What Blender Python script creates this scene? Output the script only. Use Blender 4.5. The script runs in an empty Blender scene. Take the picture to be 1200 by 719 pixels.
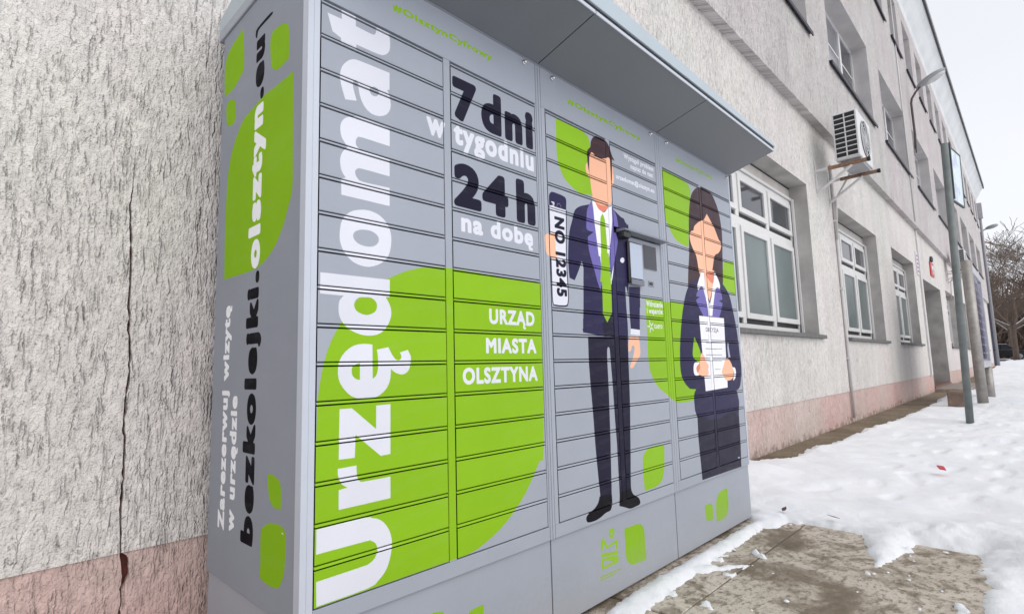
import bpy, bmesh, math, random
import numpy as np
from mathutils import Vector, Matrix, noise as mnoise

random.seed(4)
D = bpy.data
SC = bpy.context.scene
COL = SC.collection
R = math.radians

# ------------------------------------------------------------------ camera
cam = D.cameras.new('camera')
cam.sensor_fit = 'HORIZONTAL'; cam.sensor_width = 36.0
cam.lens = 635.517 / 1200.0 * 36.0
cam.clip_start = 0.05; cam.clip_end = 1500
camo = D.objects.new('camera', cam); COL.objects.link(camo)
yaw, pitch, roll = R(46.21851), R(6.46269), R(-1.55791)
fw = Vector((math.sin(yaw) * math.cos(pitch), math.cos(yaw) * math.cos(pitch), math.sin(pitch)))
rt = Vector((math.cos(yaw), -math.sin(yaw), 0)); upv = rt.cross(fw)
rt2 = rt * math.cos(roll) + upv * math.sin(roll)
up2 = -rt * math.sin(roll) + upv * math.cos(roll)
m = Matrix((rt2, up2, -fw)).transposed().to_4x4()
m.translation = Vector((-0.5796, -1.2348, 0.8818))
camo.matrix_world = m
SC.camera = camo

# ------------------------------------------------------------------ sky, sun, exposure
SUN_EL, SUN_AZ = 36.0, 184.0     # azimuth of the brighter part of the cloud cover, from +Y towards +X
w = D.worlds.new("World"); SC.world = w; w.use_nodes = True
nt = w.node_tree; nt.nodes.clear()
wo = nt.nodes.new('ShaderNodeOutputWorld'); bg = nt.nodes.new('ShaderNodeBackground')
sky = nt.nodes.new('ShaderNodeTexSky'); sky.sky_type = 'NISHITA'; sky.sun_disc = False
sky.sun_elevation = R(SUN_EL); sky.sun_rotation = R(SUN_AZ)
sky.air_density = 1.0; sky.dust_density = 4.0; sky.ozone_density = 1.0
# an even high cloud deck veils the clear sky
mixc = nt.nodes.new('ShaderNodeMix'); mixc.data_type = 'RGBA'; mixc.inputs[0].default_value = 0.90
mixc.inputs[7].default_value = (9.3, 9.45, 9.95, 1)
tc = nt.nodes.new('ShaderNodeTexCoord')
cn = nt.nodes.new('ShaderNodeTexNoise'); cn.inputs['Scale'].default_value = 1.6; cn.inputs['Detail'].default_value = 4
cr_ = nt.nodes.new('ShaderNodeMapRange'); cr_.inputs[1].default_value = .3; cr_.inputs[2].default_value = .7
cr_.inputs[3].default_value = .93; cr_.inputs[4].default_value = 1.05
sc_ = nt.nodes.new('ShaderNodeVectorMath'); sc_.operation = 'SCALE'
nt.links.new(tc.outputs['Generated'], cn.inputs['Vector']); nt.links.new(cn.outputs[0], cr_.inputs[0])
nt.links.new(sky.outputs[0], mixc.inputs[6]); nt.links.new(mixc.outputs[2], sc_.inputs[0]); nt.links.new(cr_.outputs[0], sc_.inputs['Scale'])
nt.links.new(sc_.outputs[0], bg.inputs['Color']); bg.inputs['Strength'].default_value = 0.10
nt.links.new(bg.outputs[0], wo.inputs[0])
sl = D.lights.new('sun', 'SUN'); sl.energy = 1.25; sl.angle = R(65); sl.color = (1.0, 0.98, 0.95)
so = D.objects.new('sun', sl); COL.objects.link(so)
sd = Vector((math.sin(R(SUN_AZ)) * math.cos(R(SUN_EL)), math.cos(R(SUN_AZ)) * math.cos(R(SUN_EL)), math.sin(R(SUN_EL))))
so.rotation_euler = sd.to_track_quat('Z', 'Y').to_euler(); so.location = (0, -3, 12)
SC.view_settings.view_transform = 'Standard'; SC.view_settings.look = 'None'
SC.view_settings.exposure = 0.08; SC.view_settings.gamma = 1.0
SC.cycles.max_bounces = 6

# ------------------------------------------------------------------ helpers
def s2l(c):
    c = c / 255.0
    return c / 12.92 if c <= 0.04045 else ((c + 0.055) / 1.055) ** 2.4
def rgb(r, g, b): return (s2l(r), s2l(g), s2l(b), 1)

class NT:
    def __init__(s, name):
        s.m = D.materials.new(name); s.m.use_nodes = True; s.t = s.m.node_tree
        s.b = s.t.nodes['Principled BSDF']
    def n(s, typ, **kw):
        nd = s.t.nodes.new('ShaderNode' + typ)
        for k, v in kw.items():
            if k in nd.inputs: nd.inputs[k].default_value = v
            else: setattr(nd, k, v)
        return nd
    def l(s, a, b): s.t.links.new(a, b)
    def coord(s, scale=(1, 1, 1), rot=(0, 0, 0), kind='Object'):
        c = s.n('TexCoord'); mp = s.n('Mapping'); mp.inputs['Scale'].default_value = scale; mp.inputs['Rotation'].default_value = rot
        s.l(c.outputs[kind], mp.inputs[0]); return mp.outputs[0]
    def noise(s, vec, scale, detail=4, rough=.55, dist=0):
        nd = s.n('TexNoise'); nd.inputs['Scale'].default_value = scale; nd.inputs['Detail'].default_value = detail
        nd.inputs['Roughness'].default_value = rough; nd.inputs['Distortion'].default_value = dist
        s.l(vec, nd.inputs['Vector']); return nd.outputs[0]
    def voro(s, vec, scale, feature='F1', rnd=1):
        nd = s.n('TexVoronoi', feature=feature); nd.inputs['Scale'].default_value = scale; nd.inputs['Randomness'].default_value = rnd
        s.l(vec, nd.inputs['Vector']); return nd.outputs['Distance']
    def ramp(s, fac, stops):
        nd = s.n('ValToRGB'); e = nd.color_ramp.elements
        while len(e) < len(stops): e.new(.5)
        for i, (p, c) in enumerate(stops):
            e[i].position = p; e[i].color = c if len(c) == 4 else (*c, 1)
        s.l(fac, nd.inputs[0]); return nd.outputs[0]
    def rng(s, fac, a, b, c, d):
        nd = s.n('MapRange'); 
        for i, v in enumerate((a, b, c, d)): nd.inputs[i + 1].default_value = v
        s.l(fac, nd.inputs[0]); return nd.outputs[0]
    def math(s, op, a, b=None):
        nd = s.n('Math', operation=op)
        for i, v in enumerate((a, b)):
            if v is None: continue
            if isinstance(v, (int, float)): nd.inputs[i].default_value = v
            else: s.l(v, nd.inputs[i])
        return nd.outputs[0]
    def mix(s, fac, a, b, mode='MIX'):
        nd = s.n('Mix', data_type='RGBA', blend_type=mode)
        for i, v in ((0, fac), (6, a), (7, b)):
            if isinstance(v, (int, float)): nd.inputs[i].default_value = v
            elif isinstance(v, tuple): nd.inputs[i].default_value = v
            else: s.l(v, nd.inputs[i])
        return nd.outputs[2]
    def bump(s, h, strength=.5, dist=.01, prev=None):
        nd = s.n('Bump'); nd.inputs['Strength'].default_value = strength; nd.inputs['Distance'].default_value = dist
        s.l(h, nd.inputs['Height'])
        if prev is not None: s.l(prev, nd.inputs['Normal'])
        return nd.outputs[0]
    def set(s, base=None, rough=None, normal=None, metal=None, spec=None):
        for k, v in (('Base Color', base), ('Roughness', rough), ('Normal', normal), ('Metallic', metal), ('Specular IOR Level', spec)):
            if v is None: continue
            if isinstance(v, (int, float, tuple)): s.b.inputs[k].default_value = v
            else: s.l(v, s.b.inputs[k])
        return s.m

def plain(name, col, rough=.5, metal=0, var=.12, scale=8, bump=0, spec=.5):
    t = NT(name); v = t.coord()
    f = t.noise(v, scale, 5)
    c = t.mix(t.rng(f, .3, .7, 0, 1), tuple(x * (1 - var) for x in col[:3]) + (1,), tuple(min(1, x * (1 + var)) for x in col[:3]) + (1,))
    nrm = t.bump(t.noise(v, scale * 12, 4), .3, bump) if bump else None
    return t.set(base=c, rough=t.rng(f, .3, .7, max(0, rough - .06), min(1, rough + .06)), normal=nrm, metal=metal, spec=spec)

class MB:
    """collects geometry for ONE mesh object"""
    def __init__(s): s.v = []; s.f = []
    def quad(s, a, b, c, d): i = len(s.v); s.v += [a, b, c, d]; s.f.append((i, i + 1, i + 2, i + 3))
    def poly(s, pts): i = len(s.v); s.v += list(pts); s.f.append(tuple(range(i, i + len(pts))))
    def box(s, x0, x1, y0, y1, z0, z1):
        i = len(s.v)
        s.v += [(x, y, z) for z in (z0, z1) for y in (y0, y1) for x in (x0, x1)]
        s.f += [tuple(i + k for k in q) for q in ((0, 2, 3, 1), (4, 5, 7, 6), (0, 1, 5, 4), (2, 6, 7, 3), (0, 4, 6, 2), (1, 3, 7, 5))]
    def prism(s, prof, axis, a, b):
        """profile of 2D points extruded along an axis from a to b"""
        def P(p, t):
            return {'x': (t, p[0], p[1]), 'y': (p[0], t, p[1]), 'z': (p[0], p[1], t)}[axis]
        n = len(prof); i = len(s.v)
        s.v += [P(p, a) for p in prof] + [P(p, b) for p in prof]
        s.f.append(tuple(i + k for k in range(n))); s.f.append(tuple(i + n + k for k in reversed(range(n))))
        for k in range(n): s.f.append((i + k, i + n + k, i + n + (k + 1) % n, i + (k + 1) % n))
    def tube(s, pts, rad, n=8, cap=True):
        pts = [Vector(p) for p in pts]
        if not isinstance(rad, (list, tuple)): rad = [rad] * len(pts)
        i0 = len(s.v); prevx = None
        for k, p in enumerate(pts):
            d = (pts[min(k + 1, len(pts) - 1)] - pts[max(k - 1, 0)]).normalized()
            if prevx is None:
                a = Vector((0, 0, 1)) if abs(d.z) < .9 else Vector((1, 0, 0))
                x = d.cross(a).normalized()
            else: x = (prevx - d * prevx.dot(d)).normalized()
            prevx = x; y = d.cross(x)
            for j in range(n):
                t = 2 * math.pi * j / n
                s.v.append(tuple(p + (x * math.cos(t) + y * math.sin(t)) * rad[k]))
        for k in range(len(pts) - 1):
            for j in range(n):
                a = i0 + k * n + j; b = i0 + k * n + (j + 1) % n
                s.f.append((a, b, b + n, a + n))
        if cap:
            s.f.append(tuple(i0 + j for j in reversed(range(n)))); e = i0 + (len(pts) - 1) * n
            s.f.append(tuple(e + j for j in range(n)))
    def ball(s, c, r, nu=10, nv=6, sc=(1, 1, 1)):
        i0 = len(s.v)
        for a in range(nv + 1):
            th = math.pi * a / nv
            for b in range(nu):
                ph = 2 * math.pi * b / nu
                s.v.append((c[0] + r * sc[0] * math.sin(th) * math.cos(ph), c[1] + r * sc[1] * math.sin(th) * math.sin(ph), c[2] + r * sc[2] * math.cos(th)))
        for a in range(nv):
            for b in range(nu):
                s.f.append((i0 + a * nu + b, i0 + a * nu + (b + 1) % nu, i0 + (a + 1) * nu + (b + 1) % nu, i0 + (a + 1) * nu + b))
    def mesh(s, name, mat, smooth=False, fix=True):
        me = D.meshes.new(name); me.from_pydata([tuple(v) for v in s.v], [], s.f)
        if fix:
            bm = bmesh.new(); bm.from_mesh(me); bmesh.ops.recalc_face_normals(bm, faces=bm.faces); bm.to_mesh(me); bm.free()
        if mat is not None: me.materials.append(mat)
        if smooth:
            me.shade_smooth()
        me.update(); return me
    def build(s, name, mat, parent=None, smooth=False, bevel=0, fix=True, seg=2):
        o = D.objects.new(name, s.mesh(name, mat, smooth, fix)); COL.objects.link(o)
        if parent is not None: o.parent = parent
        if bevel:
            b = o.modifiers.new('bevel', 'BEVEL'); b.width = bevel; b.segments = seg; b.limit_method = 'ANGLE'
        return o

def link(name, me, parent, loc=(0, 0, 0), rot=(0, 0, 0)):
    o = D.objects.new(name, me); COL.objects.link(o); o.parent = parent; o.location = loc; o.rotation_euler = rot
    return o
def tag(o, label=None, cat=None, group=None, kind=None):
    for k, v in (('label', label), ('category', cat), ('group', group), ('kind', kind)):
        if v: o[k] = v
    return o
def thing(name, label, cat, loc=(0, 0, 0), rz=0, group=None):
    o = D.objects.new(name, None); COL.objects.link(o); o.location = loc; o.rotation_euler = (0, 0, rz)
    o.empty_display_size = .1
    return tag(o, label, cat, group)
def B(x0, x1, y0, y1, z0, z1):
    m_ = MB(); m_.box(x0, x1, y0, y1, z0, z1); return m_

# ------------------------------------------------------------------ printed graphics (computed, not loaded)
SHAPES = [
  ('F', 'green', ['290,3410 303,4613 321,6279 340,7580 353,8127 367,8309 390,8470 429,8726 478,8961 530,9170 584,9346 641,9496 700,9630 755,9742 811,9838 880,9950 964,10091 1062,10247 1180,10410 1319,10583 1477,10763 1660,10930 1881,11077 2127,11211 2360,11330 2560,11430 2746,11514 2940,11590 3152,11660 3372,11722 3590,11770 3810,11801 4029,11819 4220,11830 4234,11837 4222,11837 4610,11830 5821,11812 7432,11788 8600,11770 8574,10168 8536,7957 8480,6290 8403,5729 8310,5712 8210,5710 8114,5558 8012,5420 7880,5260 7712,5058 7514,4833 7280,4610 6999,4387 6682,4164 6350,3970 6000,3813 5636,3683 5290,3580 4945,3507 4617,3460 4390,3430']),
  ('F', 'green', ['9780,18260 10195,18267 10771,18277 11230,18280 11443,18275 11539,18264 11620,18240 11722,18203 11810,18153 11880,18090 11946,17946 11980,17820 12110,15630 12014,15665 11840,15690 11658,15666 11437,15626 11220,15610 11020,15633 10824,15680 10640,15740 10467,15811 10306,15895 10170,15990 10066,16098 9987,16217 9920,16340 9861,16461 9814,16586 9780,16720 9763,16844 9759,16978 9760,17180 9764,17534 9773,17957']),
  ('F', 'green', ['15680,11760 16249,11759 17053,11757 17800,11760 18431,11772 19004,11788 19400,11800 21370,11860 21280,9210 20070,7020 19600,7011 18947,6999 18420,7000 18177,7010 18061,7033 17910,7090 17654,7203 17364,7350 17090,7490 16850,7598 16627,7698 16420,7820 16222,7989 16040,8179 15900,8350 15820,8470 15781,8569 15750,8700 15713,8874 15684,9079 15670,9330 15680,9633 15705,9982 15720,10370 15712,10859 15694,11387']),
  ('F', 'green', ['17960,18330 18520,18330 19299,18330 19930,18320 20254,18299 20430,18269 20570,18230 20709,18184 20813,18130 20890,18060 20950,18000 20983,17924 20970,17750 20886,17414 20756,16979 20640,16550 20560,16145 20495,15747 20440,15410 20411,15151 20393,14954 20330,14820 20199,14766 20023,14775 19820,14800 19579,14822 19310,14860 19070,14920 18877,15011 18712,15124 18570,15240 18457,15352 18368,15466 18280,15580 18177,15658 18075,15736 18000,15920 17967,16289 17961,16765 17960,17220 17957,17645 17959,18049']),
  ('F', 'green', ['24680,14580 26280,14690 26245,14142 26188,13389 26080,12840 25911,12686 25691,12736 25420,12830 25025,12894 24579,13003 24300,13220 24330,13652 24526,14191']),
  ('F', 'green', ['16650,5270 16637,5077 16617,4803 16590,4550 16558,4347 16518,4165 16460,4010 16383,3889 16288,3795 16170,3720 16032,3663 15870,3625 15670,3600 15381,3591 15053,3596 14820,3600 14804,3775 14783,4024 14770,4270 14768,4500 14774,4727 14800,4910 14848,5023 14914,5092 15000,5150 15104,5209 15227,5256 15370,5290 15533,5308 15717,5312 15920,5310 16177,5300 16454,5283']),
  ('F', 'green', ['13300,2370 13395,2407 13590,2380 13835,2375 14135,2365 14380,2340 14520,2295 14605,2236 14670,2170 14742,2082 14780,1940 14789,1759 14787,1537 14790,1340 14810,1191 14834,1067 14840,970 14820,880 14720,840 14553,837 14333,853 14130,870 13966,879 13819,891 13690,920 13582,976 13493,1049 13420,1130 13364,1210 13325,1299 13300,1410 13294,1559 13303,1730 13310,1900 13297,2075 13282,2248']),
  ('F', 'green', ['23220,2260 23244,2074 23274,1812 23280,1570 23251,1375 23197,1200 23120,1060 23015,967 22887,910 22750,870 22611,843 22463,833 22300,830 22095,836 21875,850 21720,860 21721,1037 21724,1287 21740,1510 21768,1670 21808,1804 21870,1920 21961,2021 22074,2105 22200,2170 22337,2212 22487,2235 22650,2250 22852,2259 23068,2260']),
  ('F', 'green', ['20510,1880 20682,1881 20921,1880 21120,1860 21237,1824 21314,1769 21360,1670 21390,1480 21390,1246 21330,1080 21167,1039 20944,1067 20760,1110 20616,1159 20540,1280 20515,1470 20511,1709']),
  ('F', 'green', ['5650,1930 5640,1690 5600,1260 5522,1242 5410,1219 5300,1220 5192,1267 5085,1338 5010,1390 5009,1507 5010,1670 5020,1800 5055,1884 5120,1920 5234,1944 5370,1950 5526,1942']),
  ('F', 'green', ['3700,2300 3792,2309 3910,2290 4037,2261 4140,2210 4166,2130 4160,2020 4153,1911 4140,1788 4130,1700 3690,1790 3683,1891 3674,2032 3670,2150 3671,2248']),
  ('F', 'greend', ['12390,2600 12490,2585 12570,2540 12589,2442 12570,2340 12519,2276 12450,2240 12373,2239 12300,2270 12250,2338 12220,2420 12210,2497 12230,2560 12299,2592', '12370,2480 12336,2449 12320,2400 12348,2356 12390,2330 12429,2356 12450,2400 12417,2449']),
  ('F', 'greend', ['11640,1950 11670,2310 11830,2380 12000,2160 12080,2030 12810,2110 12770,1740 12650,1760 12630,1990 11990,1950 11830,2180 11760,1930']),
  ('F', 'greend', ['11630,1850 12770,1690 12780,1560 11640,1730']),
  ('F', 'greend', ['11640,1690 12780,1530 12780,1260 11660,1270', '11820,1550 11780,1370 12420,1370 12040,1530']),
  ('F', 'greend2', ['11530,1070 12220,1040 12910,1020 12900,950 12210,970 11520,1000']),
  ('F', 'greend2', ['11520,970 12210,940 12560,930 12560,880 12200,880 11520,920']),
  ('F', 'white', ['370,5250 723,5255 1211,5261 1590,5260 1771,5242 1830,5210 1953,5169 2070,5110 2173,5023 2260,4920 2324,4814 2370,4700 2399,4578 2410,4450 2401,4319 2370,4180 2338,4076 2296,3967 2240,3870 2167,3788 2080,3717 1990,3660 1917,3602 1710,3570 1298,3560 771,3560 390,3560 380,4100 709,4105 1165,4113 1520,4120 1696,4126 1750,4140 1840,4177 1910,4230 1956,4304 1980,4380 1983,4438 1970,4490 1947,4548 1910,4600 1854,4641 1790,4670 1804,4684 1670,4690 1276,4694 751,4698 370,4700']),
  ('F', 'white', ['920,5580 2370,5590 2370,6130 2146,6129 1836,6129 1600,6130 1506,6136 1500,6150 1461,6179 1430,6220 1411,6271 1400,6340 1393,6452 1390,6550 890,6540 888,6482 890,6410 906,6350 930,6290 958,6224 1000,6160 1079,6102 1150,6060 920,6040']),
  ('F', 'white', ['920,7950 1250,7950 1940,7380 1940,7970 2370,7980 2370,6700 2080,6690 1360,7290 1340,6740 910,6750']),
  ('F', 'white', ['1830,9530 1728,9543 1590,9550 1444,9536 1300,9500 1176,9434 1070,9350 984,9254 920,9150 884,9043 870,8930 870,8804 890,8680 932,8573 1000,8470 1066,8393 1145,8314 1230,8250 1366,8192 1510,8160 1657,8144 1800,8150 1930,8179 2050,8230 2164,8305 2260,8400 2327,8514 2370,8640 2387,8785 2390,8900 2426,8864 2480,8820 2546,8786 2620,8760 2699,8741 2780,8740 2866,8773 2940,8830 2984,8908 3010,9000 3028,9104 3030,9200 3009,9262 2980,9310 2952,9362 2930,9400 2670,9330 2696,9290 2720,9240 2718,9197 2700,9160 2665,9132 2620,9120 2571,9130 2520,9160 2471,9211 2420,9280 2359,9382 2310,9470 1960,9400 1974,9334 1990,9240 1998,9132 2000,9020 1994,8918 1980,8830 1959,8768 1930,8720 1882,8678 1840,8650', '1470,9060 1416,9049 1350,9030 1299,8999 1260,8960 1242,8919 1240,8870 1248,8804 1270,8740 1316,8693 1370,8660 1426,8645 1470,8640']),
  ('F', 'white', ['380,11270 2360,11280 2360,10810 2230,10800 2276,10741 2330,10660 2371,10578 2400,10490 2409,10396 2400,10300 2374,10206 2330,10110 2264,10006 2180,9910 2076,9839 1960,9790 1837,9766 1710,9760 1587,9766 1460,9790 1365,9819 1267,9857 1180,9900 1079,9971 1000,10050 941,10132 900,10220 877,10318 870,10420 876,10525 900,10620 957,10692 1010,10740 380,10750', '1620,10750 1708,10756 1790,10750 1862,10717 1920,10670 1955,10618 1970,10560 1965,10494 1940,10430 1894,10380 1830,10340 1748,10308 1660,10290 1578,10298 1500,10320 1424,10349 1360,10390 1319,10451 1300,10520 1310,10588 1340,10650 1381,10697 1440,10730 1526,10745']),
  ('F', 'white', ['1450,13040 1594,13067 1740,13070 1842,13058 1945,13035 2040,13000 2166,12922 2270,12820 2344,12698 2390,12560 2405,12461 2408,12357 2400,12250 2382,12137 2353,12023 2310,11920 2251,11836 2178,11763 2090,11700 1982,11641 1860,11592 1740,11560 1625,11551 1513,11561 1410,11580 1281,11624 1170,11690 1071,11782 990,11890 929,12004 890,12130 880,12227 881,12330 890,12430 912,12570 960,12700 1046,12819 1160,12920 1250,12971 1350,13010', '1530,12520 1633,12531 1740,12530 1832,12512 1910,12480 1971,12435 2010,12380 2019,12316 2000,12250 1946,12184 1870,12130 1780,12101 1680,12090 1572,12093 1470,12110 1391,12140 1330,12180 1285,12227 1260,12280 1259,12341 1280,12400 1328,12445 1390,12480 1454,12504']),
  ('F', 'white', ['920,13330 2360,13320 2360,13830 2126,13823 1801,13813 1550,13810 1429,13822 1400,13850 1351,13896 1320,13950 1306,14007 1310,14060 1337,14100 1380,14130 1391,14149 1500,14160 1764,14162 2110,14161 2360,14160 2360,14630 2128,14641 1807,14657 1560,14670 1446,14678 1420,14690 1367,14719 1330,14760 1316,14818 1320,14880 1336,14935 1370,14980 1384,15006 1500,15020 1764,15023 2110,15021 2360,15020 2360,15530 2106,15541 1752,15555 1470,15560 1302,15543 1220,15510 1112,15467 1020,15410 949,15334 900,15250 876,15169 870,15090 875,15013 890,14940 907,14876 940,14810 1018,14717 1090,14640 1024,14572 950,14480 906,14389 880,14290 877,14178 890,14070 915,13982 950,13910 999,13850 1040,13810 910,13740']),
  ('F', 'white', ['2360,17170 2106,17166 1753,17159 1470,17150 1296,17138 1210,17110 1111,17044 1030,16960 962,16876 910,16780 870,16666 850,16540 859,16407 890,16260 929,16136 976,16003 1010,15910 1340,15990 1313,16069 1280,16170 1251,16256 1230,16340 1227,16427 1240,16500 1277,16544 1320,16560 1355,16534 1380,16500 1383,16464 1390,16400 1403,16300 1430,16180 1484,16045 1560,15920 1662,15833 1780,15780 1909,15768 2040,15790 2164,15843 2270,15920 2344,16019 2390,16130 2401,16246 2390,16360 2369,16464 2340,16550 2307,16602 2280,16630 2360,16670', '1730,16500 1730,16439 1740,16370 1774,16331 1820,16310 1875,16306 1930,16320 1976,16359 2010,16410 2024,16467 2020,16520 1991,16551 1950,16570 1901,16578 1860,16580']),
  ('F', 'white', ['490,18090 890,18100 880,18370 1300,18390 1300,18090 1438,18086 1630,18080 1780,18080 1862,18092 1890,18120 1917,18170 1930,18230 1932,18297 1930,18350 2340,18350 2354,18286 2370,18190 2381,18066 2380,17940 2359,17842 2320,17760 2259,17687 2180,17630 2112,17598 1980,17580 1770,17573 1508,17571 1320,17570 1320,17430 870,17450 870,17560 630,17640']),
  ('F', 'navy', ['9180,14730 10250,14750 10216,14246 10170,13534 10140,12870 10144,12304 10164,11787 10180,11430 10159,11292 10120,11140 10084,11068 9980,11030 9795,11014 9558,11009 9370,11020 9248,11032 9200,11150 9182,11352 9180,11632 9180,11980 9176,12468 9172,13024 9170,13420']),
  ('F', 'navy', ['9220,15100 9261,15192 9320,15240 9368,15275 9470,15290 9634,15290 9841,15282 10010,15270 10142,15248 10210,15210 10238,15131 10240,15060 10200,14700 9210,14700 9209,14813 9210,14971']),
  ('F', 'white', ['9220,14740 10200,14740 10166,14236 10120,13523 10090,12860 10094,12297 10114,11784 10130,11430 10113,11311 10080,11180 10048,11115 9950,11080 9777,11066 9554,11062 9380,11070 9275,11069 9240,11170 9227,11364 9229,11636 9230,11980 9226,12470 9223,13030 9220,13430']),
  ('F', 'navy', ['11910,15350 11831,15320 11717,15276 11590,15230 11447,15186 11291,15140 11150,15090 11031,15036 10927,14979 10840,14920 10754,14841 10690,14740 10647,14642 10607,14527 10560,14400 10498,14264 10429,14116 10370,13960 10328,13794 10296,13619 10270,13440 10248,13250 10231,13056 10220,12880 10215,12733 10215,12603 10220,12480 10232,12350 10248,12226 10260,12140 10570,12080 10634,12173 10727,12308 10820,12450 10916,12608 11012,12773 11080,12890 11105,12820 11139,12717 11160,12590 11157,12417 11142,12220 11130,12080 11120,11660 11020,10290 10936,10223 10990,10140 11314,10093 11763,10050 12090,10020 13740,9980 13760,10230 13910,12450 13914,12924 13923,13575 13950,14040 14050,14074 14150,13960 14171,14049 14174,14192 14190,14370 14248,14610 14318,14885 14340,15090 14249,15164 14060,15180 13850,15264 13599,15366 13420,15440 13280,15460 12480,15030']),
  ('F', 'navy', ['11080,11400 10970,10110 12290,10000 14130,10020 14137,10157 14147,10358 14150,10590 14139,10843 14121,11127 14110,11440 14111,11804 14120,12197 14130,12550 14128,12817 14128,13045 14170,13300 14297,13652 14467,14031 14590,14300 11970,13540 11170,12750']),
  ('F', 'navy', ['14390,12170 15300,12190 15110,10340 14380,10360 14370,10556 14356,10840 14350,11150 14360,11511 14377,11897']),
  ('F', 'navy', ['13230,14570 13440,15260 13511,15276 13615,15296 13740,15290 13896,15240 14074,15164 14230,15090 14352,15030 14453,14972 14530,14910 14606,14974 14610,14690 14533,13794 14416,12592 14330,11720 14190,12160 13340,11870 13050,11840']),
  ('F', 'navy', ['14430,12180 15330,12240 15280,11800 15250,11330 14390,11280']),
  ('F', 'trouser', ['11270,9960 14120,10020 14109,9937 14093,9811 14080,9630 14073,9386 14067,9086 14060,8740 14051,8357 14041,7929 14020,7440 13979,6799 13927,6097 13890,5600 13868,5322 13837,4931 13810,4580 13792,4309 13779,4078 13770,3920 13800,3800 12910,3840 12910,3880 12910,4120 12910,4615 12910,5256 12910,5720 12894,5936 12871,6251 12850,6610 12836,7020 12824,7474 12810,7900 12790,8282 12769,8635 12750,8930 12739,9153 12730,9318 12720,9440 12701,9536 12670,9560 12604,9573 12540,9500 12521,9364 12514,9171 12510,8930 12509,8636 12511,8293 12510,7920 12502,7498 12490,7046 12480,6640 12472,6287 12465,5980 12460,5770 12444,5428 12421,4949 12400,4530 12384,4234 12370,3999 12360,3840 11610,3950 11583,4238 11545,4646 11510,5030 11482,5365 11457,5675 11440,5890 11425,6195 11404,6630 11380,7060 11353,7450 11324,7835 11300,8190 11282,8495 11268,8770 11260,9050 11260,9383 11266,9722']),
  ('F', 'navy', ['11000,10630 12330,10520 12390,10000 10970,10110']),
  ('F', 'trouser', ['12550,10760 13110,10780 13150,10020 12380,9990 12270,10460']),
  ('F', 'black', ['11560,3960 12370,3890 12377,3804 12385,3683 12380,3570 12347,3432 12270,3330 12175,3304 12055,3300 11930,3290 11806,3259 11677,3221 11550,3190 11426,3170 11303,3156 11180,3150 11047,3153 10914,3164 10810,3180 10732,3214 10700,3260 10681,3323 10700,3390 10780,3448 10900,3500 11001,3529 11115,3556 11220,3590 11354,3662 11460,3750 11525,3865']),
  ('F', 'black', ['12920,3850 13750,3880 13784,3810 13837,3710 13910,3620 14020,3554 14151,3496 14260,3440 14359,3352 14410,3270 14419,3196 14370,3140 14291,3121 14182,3114 14060,3110 13923,3103 13773,3100 13630,3110 13506,3141 13390,3185 13270,3230 13125,3277 12975,3326 12870,3360']),
  ('F', 'shirt', ['11960,15470 12017,15486 12140,15460 12293,15347 12486,15197 12670,15120 12837,15184 12996,15320 13130,15430 13274,15489 13360,15510 13357,15284 13351,14960 13330,14620 13285,14282 13225,13929 13170,13590 13133,13280 13100,12984 13050,12690 12961,12360 12856,12030 12780,11800 12420,11980 12369,12256 12297,12649 12230,13030 12174,13360 12123,13679 12080,13980 12047,14259 12021,14519 12000,14770 11982,15036 11969,15292']),
  ('F', 'shirt', ['12270,13590 12310,13371 12365,13063 12410,12780 12432,12552 12444,12350 12460,12200 12508,12109 12550,12090 12840,11880 12903,11945 12992,12045 13080,12200 13162,12436 13243,12727 13310,13010 13360,13289 13396,13561 13420,13750']),
  ('F', 'skin', ['11910,16010 11928,15920 11953,15795 11980,15690 11948,15598 12060,15550 12428,15521 12924,15510 13290,15580 13399,15804 13378,16109 13350,16330']),
  ('F', 'skin2', ['12150,15470 13090,15550 13090,15481 13060,15390 12950,15299 12820,15220 12727,15176 12630,15160 12496,15171 12360,15220 12278,15299 12202,15398']),
  ('F', 'skin', ['11920,17540 11905,17370 11884,17127 11870,16890 11867,16679 11870,16473 11880,16290 11897,16139 11921,16011 11950,15890 11982,15767 12019,15653 12070,15560 12166,15474 12310,15430 12467,15417 12653,15420 12820,15440 12947,15475 13055,15526 13150,15600 13235,15699 13308,15820 13370,15960 13418,16124 13455,16307 13490,16490 13530,16668 13568,16846 13590,17020 13590,17196 13574,17367 13550,17510 13519,17655 13440,17740 13345,17768 13214,17771 13010,17750 12655,17689 12227,17603']),
  ('F', 'skin', ['11650,16960 11715,17004 11780,16980 11811,16859 11830,16700 11853,16542 11870,16420 11791,16442 11700,16490 11636,16583 11600,16700 11611,16842']),
  ('F', 'skin', ['13480,16990 13546,17036 13610,16990 13639,16897 13640,16770 13604,16623 13550,16500 13489,16468 13440,16470 13447,16624 13459,16836']),
  ('F', 'hair', ['11830,16640 11810,16727 11782,16853 11760,16980 11748,17104 11741,17230 11740,17340 11741,17461 11770,17560 11874,17650 11980,17740 12004,17847 12020,17960 12084,18080 12170,18190 12268,18273 12380,18330 12497,18354 12640,18360 12774,18366 12926,18369 13060,18360 13207,18319 13320,18250 13398,18149 13460,18030 13529,17901 13600,17780 13701,17689 13760,17630 13670,17626 13560,17640 13554,17572 13545,17468 13530,17320 13504,17055 13473,16745 13450,16600 13448,16761 13455,17086 13450,17360 13426,17509 13390,17606 13340,17660 13223,17638 13100,17570 13005,17534 12940,17510 12842,17488 12703,17458 12570,17440 12458,17444 12352,17460 12260,17480 12154,17527 12070,17550 11992,17500 11930,17400 11903,17307 11886,17194 11870,17070 11854,16918 11840,16755']),
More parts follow.
